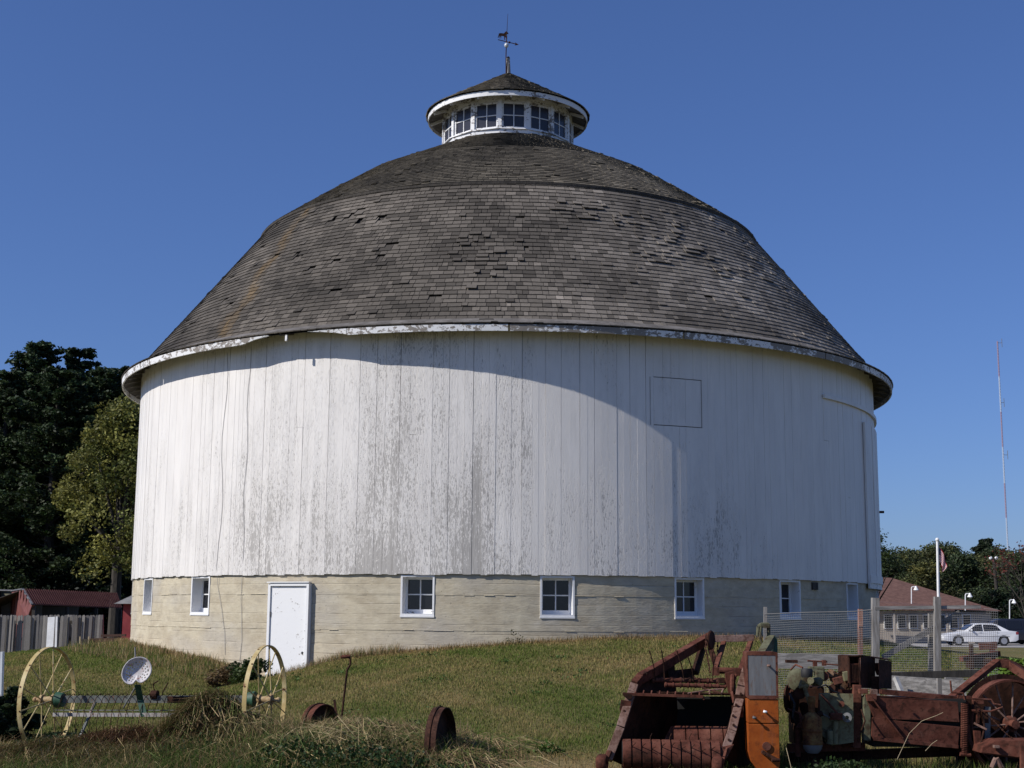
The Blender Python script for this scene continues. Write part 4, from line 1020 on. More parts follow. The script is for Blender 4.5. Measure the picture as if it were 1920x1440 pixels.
# bale chamber
bp('chamber_post', MB().bar(at(1606, 1284, 15.1), at(1605, 1402, 15.1), .085, .09, side=(1, 0, 0)), 'rust', bev=.006)
bp('chamber_post', MB().bar(at(1625, 1303, 15.0), at(1625, 1388, 15.0), .07, .07, side=(1, 0, 0)), 'green', bev=.006)
m = MB(); m.prism([at(1622, 1303, 14.95), at(1643, 1304, 14.95), at(1796, 1316, 15.02), at(1799, 1354, 15.02), at(1720, 1350, 14.98), at(1640, 1348, 14.95), at(1632, 1330, 14.95)], (0, .03, 0)); bp('chamber_panel', m, 'rust', bev=.003)
m = MB(); m.prism([at(1636, 1345, 14.95), at(1668, 1350, 14.95), at(1800, 1363, 15.02), at(1796, 1403, 15.02), at(1640, 1388, 14.95), at(1634, 1380, 14.95)], (0, .03, 0)); bp('chamber_panel', m, 'rust_lite' if False else 'rust', bev=.003)
m = MB(); m.bar(at(1638, 1385, 14.93), at(1796, 1400, 15.0), .03, .035); bp('chamber_rail', m, 'rust')
m = MB(); m.bar(at(1645, 1296, 15.25), at(1800, 1310, 15.3), .30, .05); bp('chamber_rail', m, 'rust'); bp('rail_block', MB().box(at(1638, 1298, 15.1), (.07, .06, .06)), 'rust_lite')
m = MB(); m.box(at(1712, 1352, 15.35), (1.0, .5, .50)); bp('chamber_core', m, 'dark')
m = MB(); m.bar(at(1632, 1306, 14.93), at(1692, 1384, 14.93), .055, .012, side=(0, 1, 0)); bp('tie_strap', m, 'rust'); bp('tie_strap', MB().box(at(1634, 1308, 14.93), (.10, .03, .07)), 'rust')
m = MB()
for (x, y) in ((1693, 1319), (1680, 1349), (1692, 1384), (1640, 1312), (1648, 1378)): p = at(x, y, 14.925); m.cyl(p, p + Vector((0, -.02, 0)), .012, n=8)
bp('bolt', m, 'rust_dark')
# spring column
bp('spring_post', MB().bar(at(1808, 1307, 15.2), at(1808, 1412, 15.2), .13, .10, side=(1, 0, 0)), 'rust_dark')
m = MB(); A_, B_ = at(1809, 1318, 15.02), at(1808, 1414, 15.02); pts = []
for i in range(28 * 10 + 1):
    t = i / 10 * 2 * math.pi; p = A_.lerp(B_, i / 280); pts.append(p + Vector((.036 * math.cos(t), .036 * math.sin(t), 0)))
m.tube(pts, .0075, 5); bp('coil_spring', m, 'rust')
bp('spring_cap', MB().bar(at(1797, 1306, 15.0), at(1820, 1308, 15.0), .1, .03), 'rust'); bp('spring_cap', MB().cyl(at(1800, 1414, 15.0), at(1820, 1416, 15.0), .02, n=8), 'rust')
# rods, chain, plates near the right wheel
for pts in ([(1782, 1276), (1784, 1298), (1806, 1300), (1809, 1312)], [(1822, 1310), (1859, 1312), (1864, 1320), (1876, 1322)]): bp('hooked_rod', MB().tube([at(x, y, 14.95) for x, y in pts], .010, 7), 'rust')
chain([at(1830, 1322, 14.9), at(1862, 1350, 14.85), at(1886, 1375, 14.8), at(1918, 1400, 14.75)], .0075, 'slack_chain'); chain([at(1828, 1322, 14.95), at(1836, 1345, 14.95), at(1830, 1362, 14.95)], .008, 'slack_chain')
m = MB(); m.prism([at(1827, 1370, 14.95), at(1839, 1371, 14.95), at(1838, 1405, 14.95), at(1830, 1406, 14.95)], (0, .05, 0)); m.prism([at(1832, 1325, 15.0), at(1838, 1325, 15.0), at(1836, 1356, 15.0), at(1831, 1356, 15.0)], (0, .04, 0)); bp('hanger_plate', m, 'rust')
bp('grey_upright', MB().bar(at(1851, 1325, 15.3), at(1850, 1395, 15.3), .06, .05, side=(1, 0, 0)), 'steel')
m = MB(); m.prism([at(1839, 1412, 14.7), at(1842, 1400, 14.7), at(1868, 1388, 14.7), at(1990, 1387, 14.6), at(1990, 1432, 14.6), at(1880, 1419, 14.7)], (0, .28, 0)); bp('foot_plate', m, 'rust', bev=.01)
bp('tow_bracket', MB().tube([at(1860, 1440, 14.5), at(1868, 1422, 14.5), at(1878, 1440, 14.5)], .03, 8), 'rust_lite'); bp('tow_bracket', MB().bar(at(1918, 1395, 14.5), at(1918, 1445, 14.45), .05, .05), 'rust')
m = MB(); m.bar(at(1782, 1310, 15.5), at(1870, 1240, 15.9), .10, .05); bp('frame_beam', m, 'rust', bev=.005)
m = MB(); m.bar(at(1868, 1243, 15.9), at(1892, 1246, 15.9), .10, .09); m.bar(at(1892, 1246, 15.9), at(1975, 1300, 15.6), .10, .09); bp('frame_beam', m, 'rust', bev=.005)
m = MB(); m.tube([at(1848, 1258, 15.95), at(1868, 1240, 15.95), at(1885, 1237, 15.95), at(1905, 1244, 15.95), at(1960, 1275, 15.9)], .018, 6); bp('guard_pipe', m, 'rust_dark')
wc = at(1893, 1357, 15.35); wax = Vector((.12, -1, 0)).normalized(); wu = Vector((1, .12, 0)).normalized()
m = MB(); ring(m, wc, .47, .45, .16, wax, wu, 48); wh = bp('wheel', m, 'rust', smooth=True)
m = MB(); ring(m, wc + Vector((0, -.02, 0)), .53, .50, .22, wax, wu, 30, R_(-10), R_(190)) if False else ring(m, wc, .565, .525, .30, wax, wu, 30, math.pi * 1.0, math.pi * 2.0); bp('fender', m, 'rust', smooth=True)
wv_ = wax.cross(wu)
for i in range(14):
    t = 2 * math.pi * (i + .2) / 14; d = wu * math.cos(t) + wv_ * math.sin(t); bp('spoke', MB().cyl(wc + d * .06 + wax * (.05 if i % 2 else -.05), wc + d * .455, .010, n=7), 'rust_lite', wh)
m = MB(); m.lathe([(0, -.12), (.05, -.12), (.055, -.05), (.085, -.05), (.085, .05), (.05, .07), (.045, .14), (0, .14)], o=wc, axis=wax, n=18); bp('hub', m, 'rust', wh, smooth=True)
m = MB(); m.lathe([(0, 0), (.50, 0), (.52, .03), (0, .03)], o=wc + Vector((.02, .22, 0)), axis=wax, n=36); bp('inner_disc', m, 'rust_dark')
m = MB(); m.prism([at(1840, 1330, 15.75), at(1990, 1330, 15.75), at(1990, 1420, 15.75), at(1840, 1420, 15.75)], (0, .02, 0)); bp('wheel_backing', m, 'rust_dark')
for (px, d) in ((1604, 15.4), (1440, 15.6), (1800, 15.6), (1940, 15.4)):
    p = at(px, 1400, d); g_ = gz(p.x, p.y); bp('stand_leg', MB().bar(p, (p.x, p.y, g_ - .05), .08, .08), 'rust_dark')

# ------------------------------------------------------------------ wire pen behind the baler
FD = 20.4
wf = empty('wire_fence', (at(1640, 1290, FD).x, FD, gz(at(1640, 1290, FD).x, FD)), 'wire mesh pen with grey wooden posts, diagonal brace and low planks behind baler', 'fence')
WO = wf.location
def wp(name, m, mat): return m.build(name, M_[mat] if isinstance(mat, str) else mat, wf, WO)
for (px, y0, y1, w, mat, d) in ((1641, 1121, 1300, .10, 'plank', FD), (1757, 1119, 1305, .09, 'plank', FD - .05), (1745, 1150, 1260, .065, 'plank', FD + .25), (1435, 1138, 1265, .045, 'plank', FD + .1), (1613, 1142, 1290, .06, m_speckle('flaked_red_post', (.28, .12, .08), (.38, .21, .16), 5, .85, (.3, .27, .25), stretch=(5, 5, 1)), FD + .12)):
    m = MB(); m.bar(at(px, y0, d), at(px, y1 + 12, d), w, w, side=(1, 0, 0)); wp('post', m, mat)
wp('top_rail', MB().bar(at(1640, 1140, FD - .03), at(1838, 1138, FD - .03), .05, .05), 'plank_h')
wp('diagonal_brace', MB().bar(at(1655, 1233, FD + .06), at(1800, 1149, FD + .06), .08, .03, side=(0, 0, 1)), 'plank_h')
def wire_net(x0, x1, ytop, ybot, d, cell):
    A_, B_ = at(x0, ytop(x0), d), at(x1, ytop(x1), d); n = int((B_ - A_).length / cell); mV = []; mF = []; r = .0019
    def strip(a, b):
        k = len(mV); e = .0022
        dv = (b - a).normalized(); s1 = Vector((0, 1, 0)); s2 = dv.cross(s1)
        for p in (a, b):
            for q in (s2, -s2 * .5 + s1 * .87, -s2 * .5 - s1 * .87): mV.append(tuple(p + q * e - WO))
        for j in range(3): mF.append((k + j, k + (j + 1) % 3, k + 3 + (j + 1) % 3, k + 3 + j))
    q = random.Random(2)
    zs = []
    for i in range(n + 1):
        x = x0 + (x1 - x0) * i / n; sag = .01 * math.sin(i * .21) ; a_ = at(x, ytop(x), d); b_ = at(x, ybot, d)
        m_ = a_.lerp(b_, .5) + Vector((sag, 0, 0)); a_.x += q.uniform(-.002, .002); b_.x += .006 * math.sin(i * .13)
        strip(a_, m_); strip(m_, b_)
    h = at(x0, 1150, d).z - at(x0, ybot, d).z; k = int(h / cell)
    for j in range(k + 1):
        y = ybot - (ybot - 1150) * j / k
        prev = None
        for i in range(25):
            x = x0 + (x1 - x0) * i / 24; yt = ytop(x); yy = ybot - (ybot - yt) * j / k; p = at(x, yy + .5 * math.sin(i * 1.1 + j * .2), d)
            if prev is not None: strip(prev, p)
            prev = p
    return np_mesh('wire_mesh', mV, mF, M_['mesh'])
yt = lambda x: np.interp(x, [1433, 1500, 1600, 1640, 1757, 1840, 1870], [1152, 1149, 1147, 1143, 1141, 1140, 1142])
tag(link('wire_mesh', wire_net(1434, 1871, yt, 1308, FD - .02, .031), wf), kind='stuff')
m = MB(); m.tube([at(x, yt(x) - .5, FD - .02) for x in np.linspace(1434, 1640, 12)], .006, 5); wp('top_wire', m, 'mesh')
m = MB(); m.bar(at(1436, 1238, 18.3), at(1610, 1241, 18.2), .05, .19); wp('plank', m, 'plank_h')
m = MB(); m.bar(at(1664, 1287, 18.2), at(1812, 1297, 17.9), .05, .28); wp('plank', m, 'plank_h')
m = MB(); m.bar(at(1650, 1268, 19.6), at(1850, 1262, 19.8), .05, .10); wp('plank', m, 'dark_wood')
m = MB(); m.bar(at(1679, 1270, 18.0), at(1692, 1302, 17.9), .055, .05); wp('stake', m, m_speckle('bleached_stake', (.34, .33, .31), (.45, .44, .42), 5, .9))
m = MB(); m.bar(at(1761, 1272, 17.6), at(1761, 1312, 17.6), .055, .055, side=(1, 0, 0)); wp('stake', m, 'plank')
m = MB(); m.bar(at(1772, 1280, 18.0), at(1805, 1281, 18.0), .05, .13); wp('stake_cap', m, 'plank_h')

# junk behind the pen, right
g = empty('rusty_implement', at(1845, 1262, 24), 'low dark rusty farm implement seen through the mesh at far right', 'farm implement')
m = MB(); m.bar(at(1821, 1208, 24), at(1822, 1255, 24), .06, .05, side=(1, 0, 0)); m.build('upright', M_['rust_dark'], g, g.location)
m = MB(); m.bar(at(1802, 1236, 24), at(1872, 1225, 24.4), .10, .08); m.bar(at(1836, 1212, 24.4), at(1868, 1210, 24.4), .06, .12); m.bar(at(1860, 1210, 24.4), at(1862, 1240, 24.4), .08, .06); m.build('frame', M_['rust'], g, g.location)
m = MB(); m.box(at(1838, 1244, 24.2), (.42, .3, .16)); m.build('box', M_['rust_dark'], g, g.location, bev=.02)
m = MB(); m.bar(at(1822, 1255, 24), at(1823, 1275, 24), .05, .05); m.bar(at(1862, 1240, 24.4), at(1862, 1270, 24.4), .05, .05); m.build('leg', M_['rust_dark'], g, g.location)

# ------------------------------------------------------------------ left yard: fence, boards, shed, outbuilding
LD = 47.0
pf = empty('board_fence', (at(90, 1210, LD).x, LD, gz(at(90, 1210, LD).x, LD)), 'grey weathered vertical board fence with one dark gap, left of barn', 'fence')
fb = []
for k in range(3):
    m = MB(); h = 1.6; m.prism([(-.5, 0, 0), (.5, 0, 0), (.5, 0, h - .03), (.2, 0, h), (-.3, 0, h - .012), (-.5, 0, h - .04)], (0, .022, 0)); fb.append(m.mesh('board', M_['plank']))
px = -60.0
while px < 192:
    w = rnd.choice([4.4, 5.2, 6.0, 7.0])
    if 126 < px < 132: px += 5; continue
    top = np.interp(px, [-60, 125, 133, 192], [1153, 1153, 1152.5, 1152]) + rnd.uniform(-.8, 1.2)
    p = at(px + w / 2, top, LD + .1 * math.sin(px))
    o = link('board', rnd.choice(fb), pf); o.location = Vector((p.x, p.y + rnd.uniform(-.02, .02), p.z - 1.6)) - pf.location; o.scale = (w / F_PX * LD * .93, 1, 1); o.rotation_euler = (0, R_(rnd.uniform(-.8, .8)), R_(rnd.uniform(-14, 14)))
    px += w
a_, b_ = at(-60, 1165, LD + .06), at(192, 1165, LD + .06)
for z in (1166, 1198): MB().bar(at(-60, z, LD + .16), at(192, z, LD + .16), .04, .09).build('rail', M_['dark_wood'], pf, pf.location)
for px in (191, 134): MB().bar(at(px, 1153, LD + .2), at(px, 1225, LD + .2), .1, .1, side=(1, 0, 0)).build('post', M_['plank'], pf, pf.location)
m = MB(); m.bar(at(96.5, 1157, 45.6), at(93, 1216, 45.4), .225, .03, side=(1, 0, 0)); tag(m.build('white_board', M_['white']), 'wide white board leaning against the grey board fence', 'board')
m = MB(); m.bar(at(106.5, 1156, 45.6), at(104.5, 1215, 45.4), .06, .03, side=(1, 0, 0)); tag(m.build('white_board', M_['white']), 'narrow white strip leaning right of the wide white board', 'board')
g = empty('white_post', (at(3, 1300, 19).x, 19, gz(at(3, 1300, 19).x, 19)), 'short white post with dark face at the extreme left edge', 'post')
m = MB(); m.bar(at(4.5, 1222, 19), at(1.5, 1330, 19), .03, .08, side=(1, 0, 0)); m.build('edge_board', M_['white'], g, g.location)
m = MB(); m.bar(at(-6, 1224, 19.03), at(-8, 1330, 19.03), .11, .07, side=(1, 0, 0)); m.build('dark_board', NT('dark_blue_grey').done((.05, .05, .07), .7), g, g.location)
# shed with corrugated roof
shd = empty('open_shed', at(60, 1180, 72), 'low open shed with ribbed dull red metal roof below dark pines', 'shed')
SO = shd.location
RL, RR, EL, ER = at(43, 1106, 70), at(219, 1113, 83), at(60, 1134, 66.5), at(229, 1141, 79)
base = -0.3
m = MB(); n = 46
for i in range(n):
    s0, s1 = i / n, (i + 1) / n; nrm = Vector((.0, -.3, .95))
    for (a0, a1, h) in ((s0, s0 + .62 / n, 0), (s0 + .62 / n, s1, .055)):
        q = [RL.lerp(RR, a0), RL.lerp(RR, a1), EL.lerp(ER, a1), EL.lerp(ER, a0)]
        m.prism([v + nrm * h for v in q], (0, 0, .02))
m.build('roof_sheet', M_['red_roof'], shd, SO)
m = MB(); L0 = at(22, 1109.5, 72.5)
m.prism([L0, RL, EL, at(52, 1156, 67), Vector((at(52, 1156, 67).x, 67, base)), Vector((L0.x, 72.5, base))], (.1, .15, 0)); m.build('end_wall', M_['red_wall'], shd, SO)
m = MB()
for i in range(1, 7):
    a_ = L0.lerp(EL, i / 7); t_ = L0.lerp(RL, i / 4) if i < 4 else RL.lerp(EL, (i - 4) / 3.2)
    p = Vector((a_.x, a_.y - .02, t_.z - .02)); m.bar(p, Vector((a_.x, a_.y - .02, base)), .10, .05, side=(1, -.6, 0))
m.build('wall_rib', M_['red_wall'], shd, SO)
m = MB(); m.bar(L0 + up3 * .05, RL + up3 * .05, .12, .06); m.bar(RL + up3 * .03, EL + up3 * .03, .1, .06); m.build('edge_trim', M_['steel'], shd, SO)
m = MB(); back = Vector((-2.6, .4, 0)); m.prism([RL + back * .9, RR + back * .9, Vector((RR.x, RR.y, base)) + back * .9, Vector((RL.x, RL.y, base)) + back * .9], (0, .1, 0)); m.prism([RL, RR, RR + back + up3 * -.9, RL + back + up3 * -.9], (0, 0, .03)); m.build('back_wall', M_['dark_wood'], shd, SO)
for s in (.02, .35, .68, .98): p = EL.lerp(ER, s); MB().bar(p - up3 * .05, (p.x, p.y, base), .14, .14, side=(1, 0, 0)).build('post', M_['dark_wood'], shd, SO)
g = empty('grey_building', at(8, 1180, 73), 'grey walled building with beige band at left edge beside the shed', 'building')
m = MB(); A_, B_ = at(-60, 1119, 74), at(21.5, 1120, 72.8); m.prism([A_, B_, Vector((B_.x, B_.y, base)), Vector((A_.x, A_.y, base))], (.3, 4, 0)); m.build('wall', m_speckle('blue_grey_wall', (.13, .135, .16), (.17, .175, .2), 1, .8), g, g.location)
m = MB(); m.prism([at(-60, 1107.5, 73.9), at(22, 1109.5, 72.6), at(22, 1120, 72.6), at(-60, 1119, 73.9)], (.3, 4, 0)); m.build('band', m_speckle('mossy_beige_band', (.10, .10, .06), (.16, .15, .10), 2, .9), g, g.location)
m = MB(); m.prism([at(-60, 1106, 73.7), at(24, 1108.3, 72.4), at(26, 1107.8, 77), at(-60, 1105.5, 78)], (0, 0, .06)); m.build('roof', M_['steel'], g, g.location)
g = empty('red_outbuilding', at(250, 1190, 46), 'small red outbuilding with grey roof just showing past the barn', 'outbuilding')
x_ = at(230.5, 1150, 46).x; zt = at(240, 1131, 46).z
m = MB(); m.box((x_ + 1.5, 47.5, (zt - .3) / 2 + .0), (3, 3, zt + .3)); m.build('wall', M_['red_wood'], g, g.location)
ap = Vector((x_ + 1.5, 47.5, zt + 1.05)); e = .25
cs = [Vector((x_ - e, 46 - e, zt - .02)), Vector((x_ + 3 + e, 46 - e, zt - .02)), Vector((x_ + 3 + e, 49 + e, zt - .02)), Vector((x_ - e, 49 + e, zt - .02))]
m = MB(); m.add(cs + [ap], [(0, 1, 4), (1, 2, 4), (2, 3, 4), (3, 0, 4), (3, 2, 1, 0)]); m.build('roof', m_speckle('grey_shingle_roof', (.14, .14, .14), (.22, .215, .21), 4, .9), g, g.location)
g = empty('timber_border', at(195, 1203, 42), 'low brown timber border with two pale stakes left of barn', 'timber border')
m = MB(); m.bar(at(166, 1202, 42), at(232, 1200, 42), .10, .15); m.bar(at(190, 1192, 43.5), at(236, 1191, 43.5), .10, .07); m.build('timber', m_speckle('red_brown_timber', (.07, .035, .025), (.12, .06, .042), 3, .9), g, g.location)
m = MB(); m.bar(at(151, 1202, 42.1), at(166, 1203, 42.1), .08, .13); m.build('timber', M_['dark_wood'], g, g.location)
for px in (150, 166.5): MB().bar(at(px, 1193.5, 41.9), at(px - .6, 1216, 41.9), .035, .03, side=(1, 0, 0)).build('stake', m_speckle('pale_stake', (.42, .33, .2), (.5, .4, .26), 5, .9), g, g.location)

# ------------------------------------------------------------------ house, lamps, flagpole, mast, vehicles on the right
HD = 98.0
hs = empty('long_house', (at(1760, 1180, HD).x, HD, gz(at(1760, 1180, HD).x, HD)), 'long low tan house with brown shingle hip roof behind the wire pen', 'house')
HO = hs.location
el, er = at(1560, 1134, HD), at(1879, 1146, HD); rl, rr_ = at(1560, 1077, HD + 7), at(1672, 1083.5, HD + 7); bk = Vector((1.5, 14, 0)); er2 = er + bk; el2 = el + bk; el2.z = el.z; er2.z = er.z
m = MB(); m.add([el, er, rr_, rl, er2, el2], [(0, 1, 2, 3), (1, 4, 2), (4, 5, 3, 2), (0, 5, 4, 1)]); m.build('roof', M_['brown_roof'], hs, HO)
# porch roof with its shadow line
m = MB(); m.prism([at(1600, 1128, HD - .6), at(1738, 1136, HD - .6), at(1790, 1146, HD - 2.4), at(1600, 1143, HD - 2.4)], (0, 0, .12)); m.build('porch_roof', M_['brown_roof'], hs, HO)
b0 = gz(30, HD) - .2
m = MB(); a_, b_ = el + Vector((.5, .6, -.05)), er + Vector((-.6, .6, -.05)); a_.z = b_.z = min(a_.z, b_.z); m.prism([a_, b_, Vector((b_.x, b_.y, b0)), Vector((a_.x, a_.y, b0))], (1.3, 12, 0)); m.build('wall', M_['tan_wall'], hs, HO)
for px in (1665, 1690, 1712, 1738, 1764, 1788, 1812):
    a_ = at(px, 1156, HD + .55); w = MB().box((a_.x, HD + .55, a_.z - .35), (.62, .08, 1.0)).build('window', M_['white'], hs, HO); MB().box((a_.x, HD + .50, a_.z - .35), (.5, .04, .88)).build('pane', M_['glass'], w, HO)
for px in (1676, 1775): p = at(px, 1150, HD - 2.2); MB().bar((p.x, p.y, p.z), (p.x, p.y, b0), .12, .12).build('porch_post', M_['tan_wall'], hs, HO)
def gooseneck(px, ytop, ybot, d, label):
    g = empty('gooseneck_lamp', at(px, ybot, d), label, 'lamp', 'gooseneck lamps by the house'); o = g.location; s = 1 / F_PX * d
    p0 = at(px, ybot, d); p1 = at(px, ytop + 3, d); m = MB(); m.tube([p0, p1, at(px + 1, ytop + .5, d), at(px + 5, ytop, d), at(px + 8, ytop + 1, d)], .035, 6); m.build('pole', M_['white'], g, o)
    m = MB(); c = at(px + 8.5, ytop + 2, d); m.lathe([(0, .12), (.06, .11), (.10, .0), (.19, -.16), (.17, -.16), (.0, -.05)], o=c, n=14); m.build('lamp_shade', M_['white'], g, o, smooth=True)
    m = MB(); m.ball(c + Vector((0, 0, -.16)), .09, 10, 6); m.build('bulb', NT('frosted_bulb').done((.7, .7, .7), .3), g, o, smooth=True)
gooseneck(1709, 1100, 1134, HD - .8, 'white gooseneck lamp above the house roof left of flagpole')
gooseneck(1810, 1113, 1145, HD - 1.2, 'white gooseneck lamp at the house roof right of flagpole')
gooseneck(1893, 1124.5, 1190, HD - 2, 'white gooseneck lamp beyond the right end of the house')
# flagpole and flag
fd = 84.0; fb_ = at(1760.5, 1190, fd); fp = empty('flagpole', (fb_.x, fd, gz(fb_.x, fd)), 'white flagpole with a ball top in front of the house', 'flagpole')
tp = at(1757.5, 1015, fd); bt = Vector((fb_.x, fd, gz(fb_.x, fd)))
m = MB(); m.cyl(bt, tp, .095, .075, 12); m.build('pole', M_['white'], fp, fp.location, smooth=True)
m = MB(); m.ball(tp + up3 * .1, .12); m.build('ball', M_['white'], fp, fp.location, smooth=True)
fl = tag(empty('flag', at(1759, 1024, fd)), 'drooping red and white striped flag with blue corner on flagpole', 'flag')
V = []; cl = []; nu, nv = 40, 26; 
for i in range(nu + 1):
    for j in range(nv + 1):
        u, v = i / nu, j / nv; p = at(1759, 1026, fd)
        x = .05 + .62 * u ** .7 * (.35 + .65 * v ** .7) * (1 - .35 * u); z = -.85 * (1 - v) - 1.15 * u * (.55 + .45 * v); y = .12 * math.sin(u * 9 + v * 2) * u
        V.append(tuple(Vector((p.x + x, p.y + y, p.z + z)) - fl.location))
        st = int((1 - v) * 12.99)
        c = (.45, .015, .03) if st % 2 == 0 else (.75, .73, .72)
        if u < .10 and v > 6 / 13: c = (.02, .03, .12)
        cl.append(c)
Fq = [(i * (nv + 1) + j, (i + 1) * (nv + 1) + j, (i + 1) * (nv + 1) + j + 1, i * (nv + 1) + j + 1) for i in range(nu) for j in range(nv)]
link('cloth', np_mesh('cloth', V, Fq, m_attr('flag_cloth', .8, .1, .3), np.array(cl), True), fl)
# utility pole
g = empty('utility_pole', at(1874, 1160, 112), 'tall wooden yard pole with two small lamps among the trees', 'utility pole'); o = g.location
m = MB(); m.cyl(at(1875, 1175, 112), at(1863, 1047, 112), .17, .12, 8); m.build('pole', M_['trunk'], g, o)
m = MB(); m.bar(at(1857, 1048, 112), at(1869, 1047, 112), .08, .08); m.build('cross_arm', M_['trunk'], g, o)
for px in (1857.5, 1868): MB().ball(at(px, 1046.5, 112), .14, 10, 6).build('floodlight', M_['white'], g, o)
# radio mast
md = 620.0; mb_ = at(1897, 1170, md); mt = at(1880.5, 641, md)
g = empty('radio_mast', (mb_.x, md, mb_.z), 'tall thin red and white guyed radio mast on the horizon', 'radio mast'); o = g.location
ys = [640, 706, 772, 838, 906, 971, 1035, 1100, 1165]
MR, MW = NT('hazed_mast_red').done((.34, .25, .33), .7), NT('hazed_mast_white').done((.46, .52, .62), .7)  # distance haze mixed into both mast colours
top_x, bot = mb_.x, mb_
def mp(y): p = at(1897, y, md); return Vector((mb_.x, md, p.z))
for k in range(8):
    m = MB(); z1, z0 = mp(ys[k]).z, mp(ys[k + 1]).z; r = .26; ns = 12
    L3 = [Vector((mb_.x + r * math.cos(t), md + r * math.sin(t), 0)) for t in (.4, .4 + 2.094, .4 + 4.189)]
    for l in L3: m.cyl(l + up3 * z0, l + up3 * z1, .10, n=6)
    for q in range(ns):
        za, zc_ = z0 + (z1 - z0) * q / ns, z0 + (z1 - z0) * (q + 1) / ns
        for i in range(3): m.cyl(L3[i] + up3 * za, L3[(i + 1) % 3] + up3 * zc_, .07, n=4); m.cyl(L3[i] + up3 * za, L3[(i + 1) % 3] + up3 * za, .07, n=4)
    m.build('mast_section', MR if k % 2 == 0 else MW, g, o)
m = MB()
for y, dx in ((643, 2), (755, 1.6), (853, 2)): p = mp(y); m.cyl(p, p + Vector((dx, 0, 0)), .1, n=5); m.cyl(p + Vector((dx, 0, -2)), p + Vector((dx, 0, 2)), .12, n=5)
m.build('antenna', M_['steel'], g, o)

# vehicles
def car_part(m, prof, y0, y1, inset=0):
    pass
def sedan(origin, face):
    """side view profile in x (length, nose at 0), z up; car spans y 0..1.7"""
    root = empty('sedan', origin, 'white four-door sedan parked on gravel beyond the wire pen', 'car')
    white = NT('white_car_paint').done((.72, .72, .73), .25, 0, .5)
    body = [(0.05, .32), (0, .5), (.05, .62), (.35, .72), (1.35, .88), (3.55, .93), (4.25, .95), (4.72, .90), (4.8, .72), (4.78, .38), (4.6, .28)]
    arch = []
    def archpts(c, r=.36): return [(c + r * math.cos(t), .30 + r * math.sin(t)) for t in np.linspace(0, math.pi, 9)]
    poly = body + [(3.85 + .36, .24)] + archpts(3.85) + [(3.85 - .36, .22), (.95 + .36, .22)] + archpts(.95) + [(.95 - .36, .24), (.3, .26)]
    m = MB(); m.prism([(x, 0, z) for x, z in poly], (0, 1.72, 0)); m.build('body', white, root, bev=.03, smooth=True)
    cab = [(1.3, .88), (2.05, 1.33), (2.35, 1.40), (3.2, 1.40), (3.5, 1.34), (4.25, .94)]
    m = MB(); n = len(cab); vs = [(x, .06 + (.16 if z > 1 else 0), z) for x, z in cab] + [(x, 1.66 - (.16 if z > 1 else 0), z) for x, z in cab]
    m.add(vs, [tuple(range(n)), tuple(range(2 * n - 1, n - 1, -1))] + [(i, n + i, n + i + 1, i + 1) for i in range(n - 1)]); m.build('cabin', white, root, bev=.02, smooth=True)
    for q in ([(1.62, .93), (2.12, 1.30), (2.52, 1.34), (2.52, .93)], [(2.60, .93), (2.60, 1.34), (3.2, 1.33), (3.45, 1.26), (3.72, .95)]):
        m = MB(); m.prism([(x, .045 + .17 * (z - .9) / .45, z) for x, z in q], (0, -.012, 0)); m.build('side_window', M_['glass'], root)
    m = MB(); m.add([(1.40, .2, .955), (1.40, 1.52, .955), (2.02, 1.42, 1.325), (2.02, .3, 1.325)], [(0, 1, 2, 3)]); m.build('windscreen', M_['glass'], root, off=(.02, 0, -.02))
    for cx in (.95, 3.85):
        m = MB(); m.cyl((cx, .0, .31), (cx, .2, .31), .31, n=22); m.cyl((cx, 1.52, .31), (cx, 1.72, .31), .31, n=22); w = m.build('wheel', M_['black'], root)
        m = MB(); m.cyl((cx, -.012, .31), (cx, .05, .31), .20, n=18); m.build('rim', NT('wheel_trim').done((.4, .4, .42), .35, .5), w)
    m = MB(); m.box((4.70, .12, .80), (.16, .26, .16)); m.build('tail_light', NT('tail_lens').done((.25, .03, .04), .3), root)
    m = MB(); m.box((.10, .2, .62), (.14, .3, .09)); m.build('headlight', NT('clear_lens').done((.55, .56, .58), .2), root)
    m = MB(); m.box((1.78, -.08, .98), (.1, .16, .1)); m.build('mirror', white, root, bev=.02)
    for x in (2.55, 3.65): MB().box((x - .2, -.012, .84), (.16, .02, .03)).build('door_handle', white, root)
    MB().box((2.4, -.008, .60), (3.6, .016, .03)).build('side_trim', NT('grey_rub_strip').done((.3, .3, .31), .5), root)
    return root
sp = at(1770, 1206, 90.0); sedan(Vector((sp.x, 90.0, gz(sp.x, 90) + .02)), 0)
